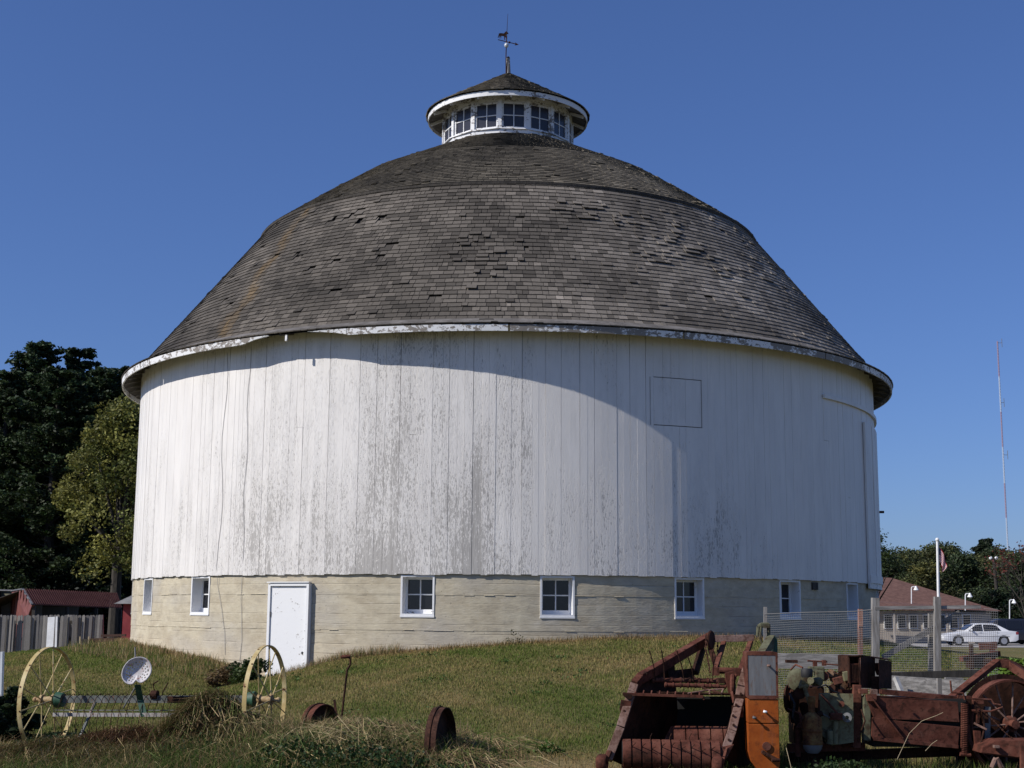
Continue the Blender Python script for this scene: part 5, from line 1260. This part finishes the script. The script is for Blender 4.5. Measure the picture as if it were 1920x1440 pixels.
def van(origin):
    root = empty('minivan', origin, 'dark blue minivan parked behind the white sedan at right edge', 'van')
    pt = NT('dark_navy_paint').done((.018, .02, .032), .25, 0, .5)
    body = [(0, .35), (.02, .75), (.9, .98), (4.75, 1.0), (4.85, .9), (4.85, .35)]
    poly = body + [(4.3, .3), (.5, .3)]
    m = MB(); m.prism([(x, 0, z) for x, z in poly], (0, 1.85, 0)); m.build('body', pt, root, bev=.04, smooth=True)
    cab = [(.95, .97), (1.75, 1.62), (2.1, 1.70), (4.2, 1.70), (4.5, 1.62), (4.78, .99)]; n = len(cab)
    vs = [(x, .05 + (.15 if z > 1 else 0), z) for x, z in cab] + [(x, 1.80 - (.15 if z > 1 else 0), z) for x, z in cab]
    m = MB(); m.add(vs, [tuple(range(n)), tuple(range(2 * n - 1, n - 1, -1))] + [(i, n + i, n + i + 1, i + 1) for i in range(n - 1)]); m.build('cabin', pt, root, bev=.03, smooth=True)
    for q in ([(1.35, 1.02), (1.85, 1.55), (2.3, 1.58), (2.3, 1.02)], [(2.4, 1.02), (2.4, 1.58), (3.4, 1.58), (3.4, 1.02)], [(3.5, 1.02), (3.5, 1.58), (4.3, 1.56), (4.5, 1.02)]):
        m = MB(); m.prism([(x, .035 + .16 * (z - 1) / .65, z) for x, z in q], (0, -.012, 0)); m.build('side_window', M_['glass'], root)
    m = MB(); m.add([(4.77, .3, 1.05), (4.77, 1.55, 1.05), (4.56, 1.45, 1.58), (4.56, .4, 1.58)], [(0, 1, 2, 3)]); m.build('rear_window', M_['glass'], root, off=(-.02, 0, 0))
    for cx in (1.0, 3.95):
        m = MB(); m.cyl((cx, -.01, .33), (cx, .2, .33), .33, n=22); m.cyl((cx, 1.65, .33), (cx, 1.86, .33), .33, n=22); w = m.build('wheel', M_['black'], root)
        MB().cyl((cx, -.03, .33), (cx, .05, .33), .2, n=16).build('rim', M_['steel'], w)
    MB().box((4.80, .12, 1.02), (.16, .26, .34)).build('tail_light', NT('tail_lens_red').done((.45, .04, .03), .3), root)
    MB().box((4.86, .92, .5), (.1, 1.8, .22)).build('bumper', NT('grey_bumper').done((.2, .2, .22), .5), root, bev=.02)
    MB().box((4.868, .92, .85), (.02, .36, .16)).build('number_plate', M_['steel'], root)
    return root
vp = at(1823, 1206, 94.5); van(Vector((vp.x, 94.5, gz(vp.x, 94.5) + .02)))

# ------------------------------------------------------------------ trees
def leaf_quads(centers, radii, counts, size, cols, flat=.7, seed=0):
    g = np.random.default_rng(seed); V = []; C = []
    for (c, r, n, col) in zip(centers, radii, counts, cols):
        d = g.normal(size=(n, 3)); d /= np.linalg.norm(d, axis=1)[:, None]; rr = r * g.random(n) ** .45
        p = np.asarray(c) + d * rr[:, None] * np.array([1, 1, flat])
        a = g.normal(size=(n, 3)); a[:, 2] *= .6; a /= np.linalg.norm(a, axis=1)[:, None]
        b = np.cross(a, g.normal(size=(n, 3))); b /= np.linalg.norm(b, axis=1)[:, None]
        s = size * g.uniform(.6, 1.35, n)[:, None]
        q = np.stack([p - a * s, p + b * s * .5, p + a * s, p - b * s * .5], 1)
        V.append(q); cc = np.asarray(col) * g.uniform(.65, 1.4, (n, 1)) * np.array([1, 1, 1]) + g.normal(0, .003, (n, 3))
        C.append(np.repeat(np.clip(cc, .004, 1), 4, 0))
    V = np.concatenate(V).reshape(-1, 3); C = np.concatenate(C); F = np.arange(len(V)).reshape(-1, 4)
    return V, F, C
def pine_proto(seed, h, base_col, spread=.26, clear=.08):
    q = random.Random(seed); cs = []; rs = []; ns = []; cols = []; tr = MB()
    tr.cyl((0, 0, -1), (0, 0, h * .5), .02 * h, .014 * h, 8); tr.cyl((0, 0, h * .5), (0, 0, h * .97), .014 * h, .003 * h, 8)
    z = h * clear
    while z < h * .985:
        f = z / h; L = spread * h * (1 - f) ** .75 * (.75 + .5 * q.random()) + .25
        nb = 5 if f < .85 else 4; a0 = q.uniform(0, 6)
        for b in range(nb):
            a = a0 + 2 * math.pi * b / nb + q.uniform(-.35, .35); LL = L * q.uniform(.6, 1.2); tip = Vector((math.cos(a) * LL, math.sin(a) * LL, z + LL * q.uniform(.05, .6)))
            tr.cyl((0, 0, z), tip, .05 * (1 - f) + .012, .008, 4, cap=False)
            for k in (.4, .62, .82, 1.0):
                p = Vector((0, 0, z)).lerp(tip, k); cs.append(tuple(p + Vector((q.uniform(-.15, .15), q.uniform(-.15, .15), .05)))); rs.append((.30 + .32 * (1 - f)) * q.uniform(.7, 1.25)); ns.append(76 if k > .5 else 46)
                cols.append(np.array(base_col) * q.uniform(.6, 1.35))
        z += h * q.uniform(.024, .038)
    V, F, C = leaf_quads(cs, rs, ns, .115, cols, .6, seed)
    return np_mesh('crown', V, F, M_['leaf'], C), tr.mesh('trunk', M_['trunk'])
def broad_proto(seed, h, w, base_col, ls=.16, dens=1.0, col2=None, low=.12, n=60):
    q = random.Random(seed); cs = []; rs = []; ns = []; cols = []; tr = MB()
    tr.cyl((0, 0, -1), (0, 0, h * .35), .03 * h, .02 * h, 8)
    for k in range(n):
        f = q.random() ** .8; z = h * (low + (1 - low) * f); env = w / 2 * (math.sin(math.pi * min(1, (f * .86 + .14))) ** .6)
        a = q.uniform(0, 2 * math.pi); r = env * math.sqrt(q.random()) * q.uniform(.7, 1.08); c = Vector((math.cos(a) * r, math.sin(a) * r, z - .04 * h))
        if k % 3 == 0: tr.cyl((0, 0, h * (.30 + .15 * f)), c, .007 * h, .002 * h, 5, cap=False)
        cs.append(tuple(c)); rs.append(w * q.uniform(.09, .17)); ns.append(int(90 * dens)); bc = np.array(base_col if (col2 is None or q.random() < .6) else col2); cols.append(bc * q.uniform(.6, 1.4))
    V, F, C = leaf_quads(cs, rs, ns, ls, cols, .8, seed)
    return np_mesh('crown', V, F, M_['leaf'], C), tr.mesh('trunk', M_['trunk'])
def plant_tree(proto, name, p, label, cat, group, sc=1, rz=0, scz=None):
    g = empty(name, p, label, cat, group, rz); g.scale = (sc, sc, scz or sc)
    link('trunk', proto[1], g); link('crown', proto[0], g); return g
# dark pines at the left
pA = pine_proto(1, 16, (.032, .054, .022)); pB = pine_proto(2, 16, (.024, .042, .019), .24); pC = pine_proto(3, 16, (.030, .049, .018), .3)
pines = [(75, 641, 98, pA, 1.0, 'tallest dark pine with the highest pointed crown at far left'), (150, 652, 100, pB, 1.0, 'tall dark pine right of the tallest one, double top'), (18, 694, 96, pC, 1.0, 'dark pine standing left of the tallest pine'),
         (112, 690, 94, pC, 1.0, 'dark pine in the dip between the two tallest pines'), (196, 690, 96, pA, 1.0, 'dark pine between the double-topped one and the barn'), (240, 688, 102, pB, 1.0, 'dark pine whose top touches the barn eave'), (-22, 715, 98, pB, 1.0, 'dark pine cut by the left picture edge')]
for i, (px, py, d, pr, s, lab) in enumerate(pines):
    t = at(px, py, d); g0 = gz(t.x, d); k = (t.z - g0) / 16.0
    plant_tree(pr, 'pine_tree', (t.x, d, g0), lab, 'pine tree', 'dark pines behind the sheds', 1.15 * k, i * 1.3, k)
back = [(-45, 720), (-2, 735), (45, 690), (95, 715), (132, 690), (172, 705), (215, 712), (255, 720), (290, 740)]
for i, (px, py) in enumerate(back):
    d = 106 + (i % 3) * 4; t = at(px, py, d); g0 = gz(t.x, d); k = (t.z - g0) / 16.0
    plant_tree((pA, pB, pC)[i % 3], 'pine_tree', (t.x, d, g0), 'dark shaded pine deep in the stand behind the front pines', 'pine tree', 'pines deep in the stand', 1.25, i * 2.1, k)
# undergrowth that closes the stand below; its deep shade put into near-black leaves
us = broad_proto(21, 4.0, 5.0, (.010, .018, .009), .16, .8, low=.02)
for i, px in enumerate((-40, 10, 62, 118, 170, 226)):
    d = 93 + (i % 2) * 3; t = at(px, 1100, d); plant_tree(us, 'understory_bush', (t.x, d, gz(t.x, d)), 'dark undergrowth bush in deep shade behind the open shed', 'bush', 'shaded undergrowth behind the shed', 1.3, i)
# yellow-green tree by the barn
yt_ = broad_proto(31, 9.5, 5.6, (.19, .185, .045), .085, 2.8, (.13, .145, .038), .34, 100)
t = at(236, 752, 88); g0 = gz(t.x, 88); plant_tree(yt_, 'deciduous_tree', (t.x, 88, g0), 'yellow-green leafy tree partly hidden by the left side of the barn', 'tree', None, 1.5, .4, (t.z - g0) / 9.4)
# right tree line
bA = broad_proto(41, 8, 7.5, (.062, .078, .032), .13, 2.3, (.08, .085, .03)); bB = broad_proto(42, 8, 7, (.05, .07, .03), .13, 2.3); bC = broad_proto(43, 8, 6.5, (.075, .082, .03), .13, 2.3, (.11, .105, .03)); bD = pine_proto(44, 8, (.024, .036, .018), .3)
line = [(1640, 1040, 128, bA, 'olive tree just right of the barn edge'), (1668, 1050, 122, bB, 'small dark tree behind the left end of the house roof'), (1690, 1032, 134, bA, 'round olive tree behind the house roof, left of flagpole'), (1712, 1034, 140, bD, 'dark feathery tree left of the flagpole'), (1733, 1052, 120, bC, 'yellowish low tree behind the roof near the flagpole'),
        (1752, 1022, 136, bA, 'taller olive tree behind the flag'), (1782, 1026, 138, bB, 'dark green tree right of the flag'), (1806, 1042, 124, bB, 'broad dark tree over the middle of the roof slope'), (1830, 1046, 128, bA, 'olive tree right of the roof middle'), (1846, 1012, 134, bD, 'pointed dark tree rising highest at right'),
        (1868, 1030, 132, bB, 'dark leafy tree behind the yard pole'), (1890, 1034, 126, bC, 'greenish tree right of the yard pole'), (1912, 1040, 120, bB, 'dark tree at the right picture edge'), (1940, 1030, 122, bA, 'tree cut by the right picture edge')]
for i, (px, py, d, pr, lab) in enumerate(line):
    t = at(px, py, d); g0 = gz(t.x, d) - .3; k = (t.z - g0) / 8.0
    plant_tree(pr, 'conifer_tree' if pr is bD else 'deciduous_tree', (t.x, d, g0), lab, 'tree', 'trees behind the long house', 1.05, i * 1.7, k)
for i in range(16):
    px = 1630 + i * 21; d = 142 + (i % 3) * 4; t = at(px, 1055 + 10 * math.sin(i * 1.9), d); g0 = gz(t.x, d)
    plant_tree((bA, bB, bC)[i % 3], 'deciduous_tree', (t.x, d, g0), 'tree in the second row filling the gaps of the far tree line', 'tree', 'second row of the far tree line', 1.15, i, (t.z - g0) / 8.0)
for i, (px, py, d) in enumerate(((1838, 1105, 108), (1862, 1110, 106), (1888, 1104, 107), (1914, 1106, 104), (1940, 1106, 104))):
    t = at(px, py, d); g0 = gz(t.x, d); plant_tree(us if i % 2 else bB, 'bush', (t.x, d, g0), ['dark bush at the right end of the house', 'dark bush below the yard pole', 'dark bush right of the yard pole', 'dark bush at the right edge above the van', 'dark bush past the right edge'][i], 'bush', None, .8, i, (t.z - g0) / (4.0 if i % 2 else 8))
# small branch showing past the barn, right
bs = broad_proto(51, 10, 5.2, (.03, .045, .014), .10, 1.2, None, .66, 46); t = at(1634, 985, 60); g0 = gz(t.x, 60)
plant_tree(bs, 'deciduous_tree', (t.x - .15, 60, g0), 'leafy tree peeking past the right wall of the barn', 'tree', None, .62, 0, (t.z - g0) / 10)
# bare tree at right edge
g = empty('bare_tree', (at(1935, 1200, 70).x, 70, gz(at(1935, 1200, 70).x, 70)), 'nearly bare branching tree with few reddish leaves at right edge', 'tree'); o = g.location
m = MB(); q = random.Random(9)
def branch(p, d, L, r, k):
    e = p + d * L; m.cyl(p, e, r, r * .65, 5, cap=False)
    if k == 0: tips.append(e); return
    for _ in range(3 if k > 1 else 2):
        nd = (d + Vector((q.uniform(-.7, .7), q.uniform(-.7, .7), q.uniform(-.15, .5)))).normalized(); branch(e, nd, L * q.uniform(.6, .82), r * .6, k - 1)
tips = []; branch(Vector((at(1935, 1200, 70).x, 70, gz(at(1935, 1200, 70).x, 70) - .2)), Vector((-.1, 0, 1)).normalized(), 1.7, .09, 5)
m.build('trunk', M_['trunk'], g, o)
V, F, C = leaf_quads([tuple(t - o) for t in tips[::2]], [.25] * len(tips[::2]), [5] * len(tips[::2]), .07, [(.11, .03, .02)] * len(tips[::2]), .8, 5); link('leaves', np_mesh('leaves', V, F, M_['leaf'], C), g)
# shrubs
def shrub(px, py, d, w, h, col, label, seed, ls=.05):
    t = at(px, py, d); pr = broad_proto(seed, h, w, col, ls, 1.2, None, .02, 34); g = empty('shrub', (t.x, d, gz(t.x, d) - .05), label, 'shrub'); link('stems', pr[1], g); link('foliage', pr[0], g)
shrub(1908, 1240, 23.5, 1.05, .40, (.12, .20, .03), 'bright green bush at right edge in front of the parked cars', 61)
shrub(1874, 1240, 24.5, .75, .24, (.11, .18, .03), 'low bright green bush behind the mesh corner', 62)
shrub(14, 1370, 18.4, .75, .72, (.018, .032, .012), 'dark green weedy bush at the left edge beside the yellow wheel', 63)
shrub(475, 1268, 25.2, 1.0, .42, (.035, .055, .012), 'green weed clump left of the barn door', 64, .035)
shrub(432, 1258, 26.6, 1.1, .34, (.10, .065, .03), 'brown dry weed clump against the concrete left of door', 65, .035)

# ------------------------------------------------------------------ grass, hay and weeds
def blades(x, y, hgt, wid, col, lean=.45, seed=1, z=None, segs=1):
    g = np.random.default_rng(seed); n = len(x); z = ground(x, y) if z is None else z
    a = g.uniform(0, 2 * np.pi, n); dx, dy = np.cos(a) * wid / 2, np.sin(a) * wid / 2
    b = g.uniform(0, 2 * np.pi, n); l = hgt * lean * g.random(n)
    tx, ty = x + np.cos(b) * l, y + np.sin(b) * l
    mx, my = x + np.cos(b) * l * .35, y + np.sin(b) * l * .35
    V = np.stack([np.stack([x - dx, y - dy, z - .01], -1), np.stack([x + dx, y + dy, z - .01], -1), np.stack([mx + dx * .8, my + dy * .8, z + hgt * .58], -1), np.stack([mx - dx * .8, my - dy * .8, z + hgt * .58], -1), np.stack([tx, ty, z + hgt], -1)], 1).reshape(-1, 3)
    i = np.arange(n)[:, None] * 5
    F = np.concatenate([i + np.array([[0, 1, 2]]), i + np.array([[0, 2, 3]]), i + np.array([[3, 2, 4]])])
    return V, F, np.repeat(col, 5, 0)
def join(parts):
    V = []; F = []; C = []; k = 0
    for v, f, c in parts: V.append(v); F.append(f + k); C.append(c); k += len(v)
    return np.concatenate(V), np.concatenate(F), np.concatenate(C)
def grass_col(x, y, g, bright=1.0):
    d = patch(x, y) + g.normal(0, .22, len(x)); d = np.clip(d, 0, 1)[:, None]
    c = (1 - d) * np.array([[.108, .155, .030]]) + d * np.array([[.38, .27, .125]])
    return np.clip(c * g.uniform(.6, 1.4, (len(x), 1)) * bright, .003, 1)
def in_view(x, y, pad=.5):
    return (np.abs(x) < y * .376 + pad) & (np.hypot(x - BX, y - BY) > BR + .02)
g = np.random.default_rng(5)
parts = []
N = 430000
u = g.random(N); y = 13.6 + (33 - 13.6) * u ** 1.15; x = (g.random(N) * 2 - 1) * (y * .376 + .4)
ok = in_view(x, y); x, y = x[ok], y[ok]
bare = np.exp(-((x - .45) / .8) ** 2 - ((y - 15.7) / .5) ** 2); ok = g.random(len(x)) > .8 * bare; x, y = x[ok], y[ok]
h = (.018 + .026 * g.random(len(x)) + .012 * np.clip(smooth_noise(x * 1.1, y, 3.), 0, 1)) * (1 + .018 * (y - 14))
parts.append(blades(x, y, h, .006 + .0006 * (y - 14), grass_col(x, y, g), .7, 2))
V, F, C = join(parts); tag(link('grass', np_mesh('grass', V, F, M_['grass'], C)), kind='stuff')
# taller rough grass: along the front, under rake and baler, at the wall foot
parts = []
def patch_tall(n, fx, fy, hmin, hmax, cols, wid=.007, lean=.6, seed=3, dens=None):
    q = np.random.default_rng(seed); x = fx(q, n); y = fy(q, n, x); ok = in_view(x, y, 1.2); x, y = x[ok], y[ok]
    if dens is not None: ok = q.random(len(x)) < dens(x, y); x, y = x[ok], y[ok]
    h = hmin + (hmax - hmin) * q.random(len(x)) ** 1.7
    ci = q.integers(0, len(cols), len(x)); c = np.array(cols)[ci] * q.uniform(.6, 1.4, (len(x), 1)); parts.append(blades(x, y, h, wid, c, lean, seed + 50))
GR = [(.085, .135, .03), (.11, .165, .04), (.06, .095, .024), (.27, .20, .095)]
DRY = [(.33, .23, .12), (.42, .32, .18), (.23, .155, .085), (.12, .12, .045), (.38, .26, .145)]
clump = lambda x, y: np.clip(.35 + .9 * smooth_noise(x * 2.1, y * 2.3, 7.), .05, 1)
patch_tall(42000, lambda q, n: q.uniform(-6.6, -.6, n), lambda q, n, x: q.uniform(14.2, 16.3, n), .05, .19, GR + [(.09, .14, .03)], .008, 1.1, 11, clump)
patch_tall(26000, lambda q, n: q.uniform(-6.8, -.5, n), lambda q, n, x: q.uniform(15.2, 17.7, n), 0.05, .24, DRY, .006, 1.5, 12, lambda x, y: np.clip(.3 + smooth_noise(x * 1.7, y * 1.9, 3.), .05, 1))
patch_tall(24000, lambda q, n: q.uniform(1.6, 6.4, n), lambda q, n, x: q.uniform(13.9, 16.3, n), .06, .26, GR + [(.16, .15, .06)], .008, .7, 13, clump)
patch_tall(9000, lambda q, n: q.uniform(3.0, 6.2, n), lambda q, n, x: q.uniform(13.9, 15.0, n), .08, .26, [(.12, .15, .03), (.18, .16, .07), (.06, .09, .02)], .008, .8, 14, clump)
def ringx(a0, a1, r0, r1):
    def f(q, n):
        f.a = np.radians(q.uniform(a0, a1, n)); f.r = q.uniform(r0, r1, n); return BX + f.r * np.sin(f.a)
    def gy_(q, n, x): return BY - f.r * np.cos(f.a)
    return f, gy_
for k, (mx, my, sx, sy, n, h0, h1, cc) in enumerate(((-1.95, 16.05, .85, .30, 9000, .10, .34, 'g'), (-1.4, 16.0, .5, .25, 3500, .10, .36, 'd'), (-2.7, 16.5, .35, .22, 3500, .12, .42, 'd'), (-3.55, 16.9, .35, .22, 4200, .14, .50, 'd'), (-5.4, 16.4, .7, .3, 5000, .06, .24, 'd'), (-3.2, 15.6, .8, .3, 5000, .06, .22, 'g'), (-5.0, 15.6, .9, .35, 6000, .06, .2, 'g'), (-.95, 15.6, .3, .2, 1800, .08, .34, 'd'))):
    patch_tall(n, lambda q, n_, mx=mx, sx=sx: q.normal(mx, sx, n_), lambda q, n_, x, my=my, sy=sy: q.normal(my, sy, n_), h0, h1, (GR if cc == 'g' else DRY + GR[:2]), .008, 1.7, 80 + k, lambda x, y: np.full(len(x), .55))
fx, fy = ringx(-80, 80, 9.15, 9.45); patch_tall(16000, fx, fy, .03, .13, DRY + [(.05, .06, .015)], .007, .6, 15)
fx, fy = ringx(-70, -33, 9.2, 10.6); patch_tall(9000, fx, fy, .05, .22, GR + DRY[:2], .009, .6, 16, clump)
fx, fy = ringx(-30, -12, 9.12, 9.5); patch_tall(4000, fx, fy, .05, .24, DRY + GR[:1], .007, .6, 17)
V, F, C = join(parts); tag(link('rough_grass', np_mesh('rough_grass', V, F, M_['grass'], C)), kind='stuff')
# dry hay lying over the rake teeth and in a windrow
def hay(n, cx, cy, rx, ry, hz, seed, cols, lmin=.2, lmax=.7, r=.0026, pref=0.0):
    q = np.random.default_rng(seed); V = []; 
    x = cx + q.normal(0, rx, n); y = cy + q.normal(0, ry, n)
    mound = hz * np.exp(-((x - cx) / (rx * 1.3)) ** 2 - ((y - cy) / (ry * 1.5)) ** 2)
    z = ground(x, y) + mound * q.random(n) ** .5 + .02
    a = pref + q.normal(0, .9, n); L = q.uniform(lmin, lmax, n); e = q.normal(0, .22, n)
    d = np.stack([np.cos(a) * np.cos(e), np.sin(a) * np.cos(e), np.sin(e)], -1); p = np.stack([x, y, z], -1)
    up_ = np.array([0, 0, 1.]); s = np.cross(d, up_); s /= np.linalg.norm(s, axis=1)[:, None]
    sag = np.zeros((n, 3)); sag[:, 2] = L * q.uniform(.05, .38, n)
    P0 = p - d * L[:, None] / 2 - sag; P1 = p + sag * .4; P2 = p + d * L[:, None] / 2 - sag * 1.2
    for P in (P0, P2):
        gzv = ground(P[:, 0], P[:, 1]) + .005; P[:, 2] = np.maximum(P[:, 2], gzv)
    w = r * q.uniform(.6, 1.5, n)[:, None]
    tilt = s * .8 + np.array([0, -.3, .6]); tilt /= np.linalg.norm(tilt, axis=1)[:, None]
    V = np.stack([P0 - tilt * w, P0 + tilt * w, P1 - tilt * w, P1 + tilt * w, P2 - tilt * w * .5, P2 + tilt * w * .5], 1).reshape(-1, 3)
    i = np.arange(n)[:, None] * 6; F = np.concatenate([i + np.array([[0, 1, 3]]), i + np.array([[0, 3, 2]]), i + np.array([[2, 3, 5]]), i + np.array([[2, 5, 4]])])
    ci = q.integers(0, len(cols), n); c = np.array(cols)[ci] * q.uniform(.6, 1.35, (n, 1))
    return V, F, np.repeat(c, 6, 0)
HC = [(.24, .165, .085), (.30, .22, .12), (.17, .11, .055), (.11, .075, .035), (.11, .12, .04), (.33, .26, .14), (.09, .12, .03), (.12, .15, .045)]
c1 = at(400, 1355, 17.0); c2 = at(250, 1360, 17.0); c3 = at(690, 1372, 16.6); c4 = at(470, 1350, 17.0); c5 = at(100, 1395, 16.8)
c7 = at(640, 1385, 15.9); c8 = at(200, 1395, 16.0)
LONG = [(.31, .24, .12), (.25, .19, .09), (.17, .14, .06), (.10, .13, .04), (.36, .29, .16)]
parts = [hay(650, c7.x, 15.9, .75, .3, .30, 21, LONG, .35, 1.0, .0028, 2.6), hay(900, c8.x, 16.0, .9, .3, .18, 22, LONG, .3, .8, .0026, .4), hay(700, c4.x, 16.5, .4, .25, .30, 23, LONG, .35, .9, .0028, 1.2), hay(9000, c1.x, 16.8, .42, .20, .62, 1, HC, pref=.6), hay(5200, c2.x, 16.75, .60, .24, .24, 2, [(.17, .09, .055), (.22, .13, .075), (.12, .07, .04), (.26, .19, .10)], pref=.1), hay(4800, c3.x, 16.4, .72, .28, .26, 3, HC, .25, .9, pref=2.9), hay(2600, c4.x, 16.8, .30, .2, .34, 4, HC, pref=1.8), hay(3600, c5.x, 16.5, .7, .25, .18, 5, HC, pref=.2), hay(900, at(850, 1410, 15.6).x, 15.6, .28, .2, .14, 6, HC, .2, .6, pref=2.2), hay(500, at(1240, 1425, 14.6).x, 14.35, .35, .12, .15, 8, HC, .15, .5, pref=.3)]
V, F, C = join(parts); tag(link('dry_hay', np_mesh('dry_hay', V, F, M_['hay'], C)), kind='stuff')
# broad weeds
parts = []
for k, (px, py, d, n, w, hh, col) in enumerate(((690, 1425, 15.2, 2600, .55, .30, (.022, .045, .012)), (560, 1415, 15.6, 1500, .4, .26, (.025, .05, .012)), (1480, 1420, 14.3, 900, .25, .25, (.03, .055, .014)), (1575, 1430, 14.2, 1500, .35, .32, (.028, .05, .014)), (130, 1362, 17.4, 1100, .5, .2, (.02, .04, .012)), (1030, 1385, 16.3, 160, .10, .14, (.05, .09, .015)), (390, 1385, 16.4, 1300, .45, .2, (.022, .042, .012)), (963, 1203, 26.1, 90, .12, .28, (.05, .05, .02)))):
    c = at(px, py, d); q = np.random.default_rng(70 + k); x = c.x + q.normal(0, w, n); y = d + q.normal(0, w * .5, n); zz = ground(x, y) + hh * q.random(n) ** 1.2 * np.exp(-((x - c.x) / (1.6 * w)) ** 2)
    a = q.normal(size=(n, 3)); a /= np.linalg.norm(a, axis=1)[:, None]; b = np.cross(a, q.normal(size=(n, 3))); b /= np.linalg.norm(b, axis=1)[:, None]; s = q.uniform(.012, .032, n)[:, None]; p = np.stack([x, y, zz], -1)
    V = np.stack([p - a * s, p + b * s * .55, p + a * s, p - b * s * .55], 1).reshape(-1, 3); i = np.arange(n)[:, None] * 4; F = np.concatenate([i + np.array([[0, 1, 2]]), i + np.array([[0, 2, 3]])]); parts.append((V, F, np.repeat(np.array([col]) * q.uniform(.6, 1.5, (n, 1)), 4, 0)))
q = np.random.default_rng(90)
for k in range(70):
    cx, cy = q.uniform(-5.5, 6.5), q.uniform(14.6, 25.5)
    if np.hypot(cx - BX, cy - BY) < BR + .3: continue
    n = int(q.integers(14, 46)); w = q.uniform(.04, .13); x = cx + q.normal(0, w, n); y = cy + q.normal(0, w, n); zz = ground(x, y) + .01 + q.random(n) * q.uniform(.03, .09)
    a = q.normal(size=(n, 3)); a /= np.linalg.norm(a, axis=1)[:, None]; b = np.cross(a, q.normal(size=(n, 3))); b /= np.linalg.norm(b, axis=1)[:, None]; s_l = q.uniform(.012, .03, n)[:, None]; p = np.stack([x, y, zz], -1)
    V = np.stack([p - a * s_l, p + b * s_l * .6, p + a * s_l, p - b * s_l * .6], 1).reshape(-1, 3); i = np.arange(n)[:, None] * 4; F = np.concatenate([i + np.array([[0, 1, 2]]), i + np.array([[0, 2, 3]])]); parts.append((V, F, np.repeat(np.array([[.06, .10, .022]]) * q.uniform(.6, 1.6, (n, 1)), 4, 0)))
V, F, C = join(parts); tag(link('weeds', np_mesh('weeds', V, F, M_['leaf'], C)), kind='stuff')
# a few long bleached straws in front of the baler
for pts, lab in (([(1474, 1402, 14.2), (1478, 1418, 14.15), (1484, 1442, 14.1)], 'single pale straw upright beside the orange cabinet'), ([(1682, 1424, 14.2), (1705, 1375, 14.3), (1728, 1352, 14.35), (1755, 1342, 14.3), (1768, 1336, 14.3)], 'long pale straw arching across the baler side panels'), ([(1735, 1408, 14.3), (1748, 1394, 14.35), (1757, 1388, 14.35)], 'short pale straw in front of the lower baler panel')):
    tag(MB().tube([at(*p) for p in pts], .0028, 5).build('straw', NT('pale_straw').done((.38, .30, .18), .8)), lab, 'straw')
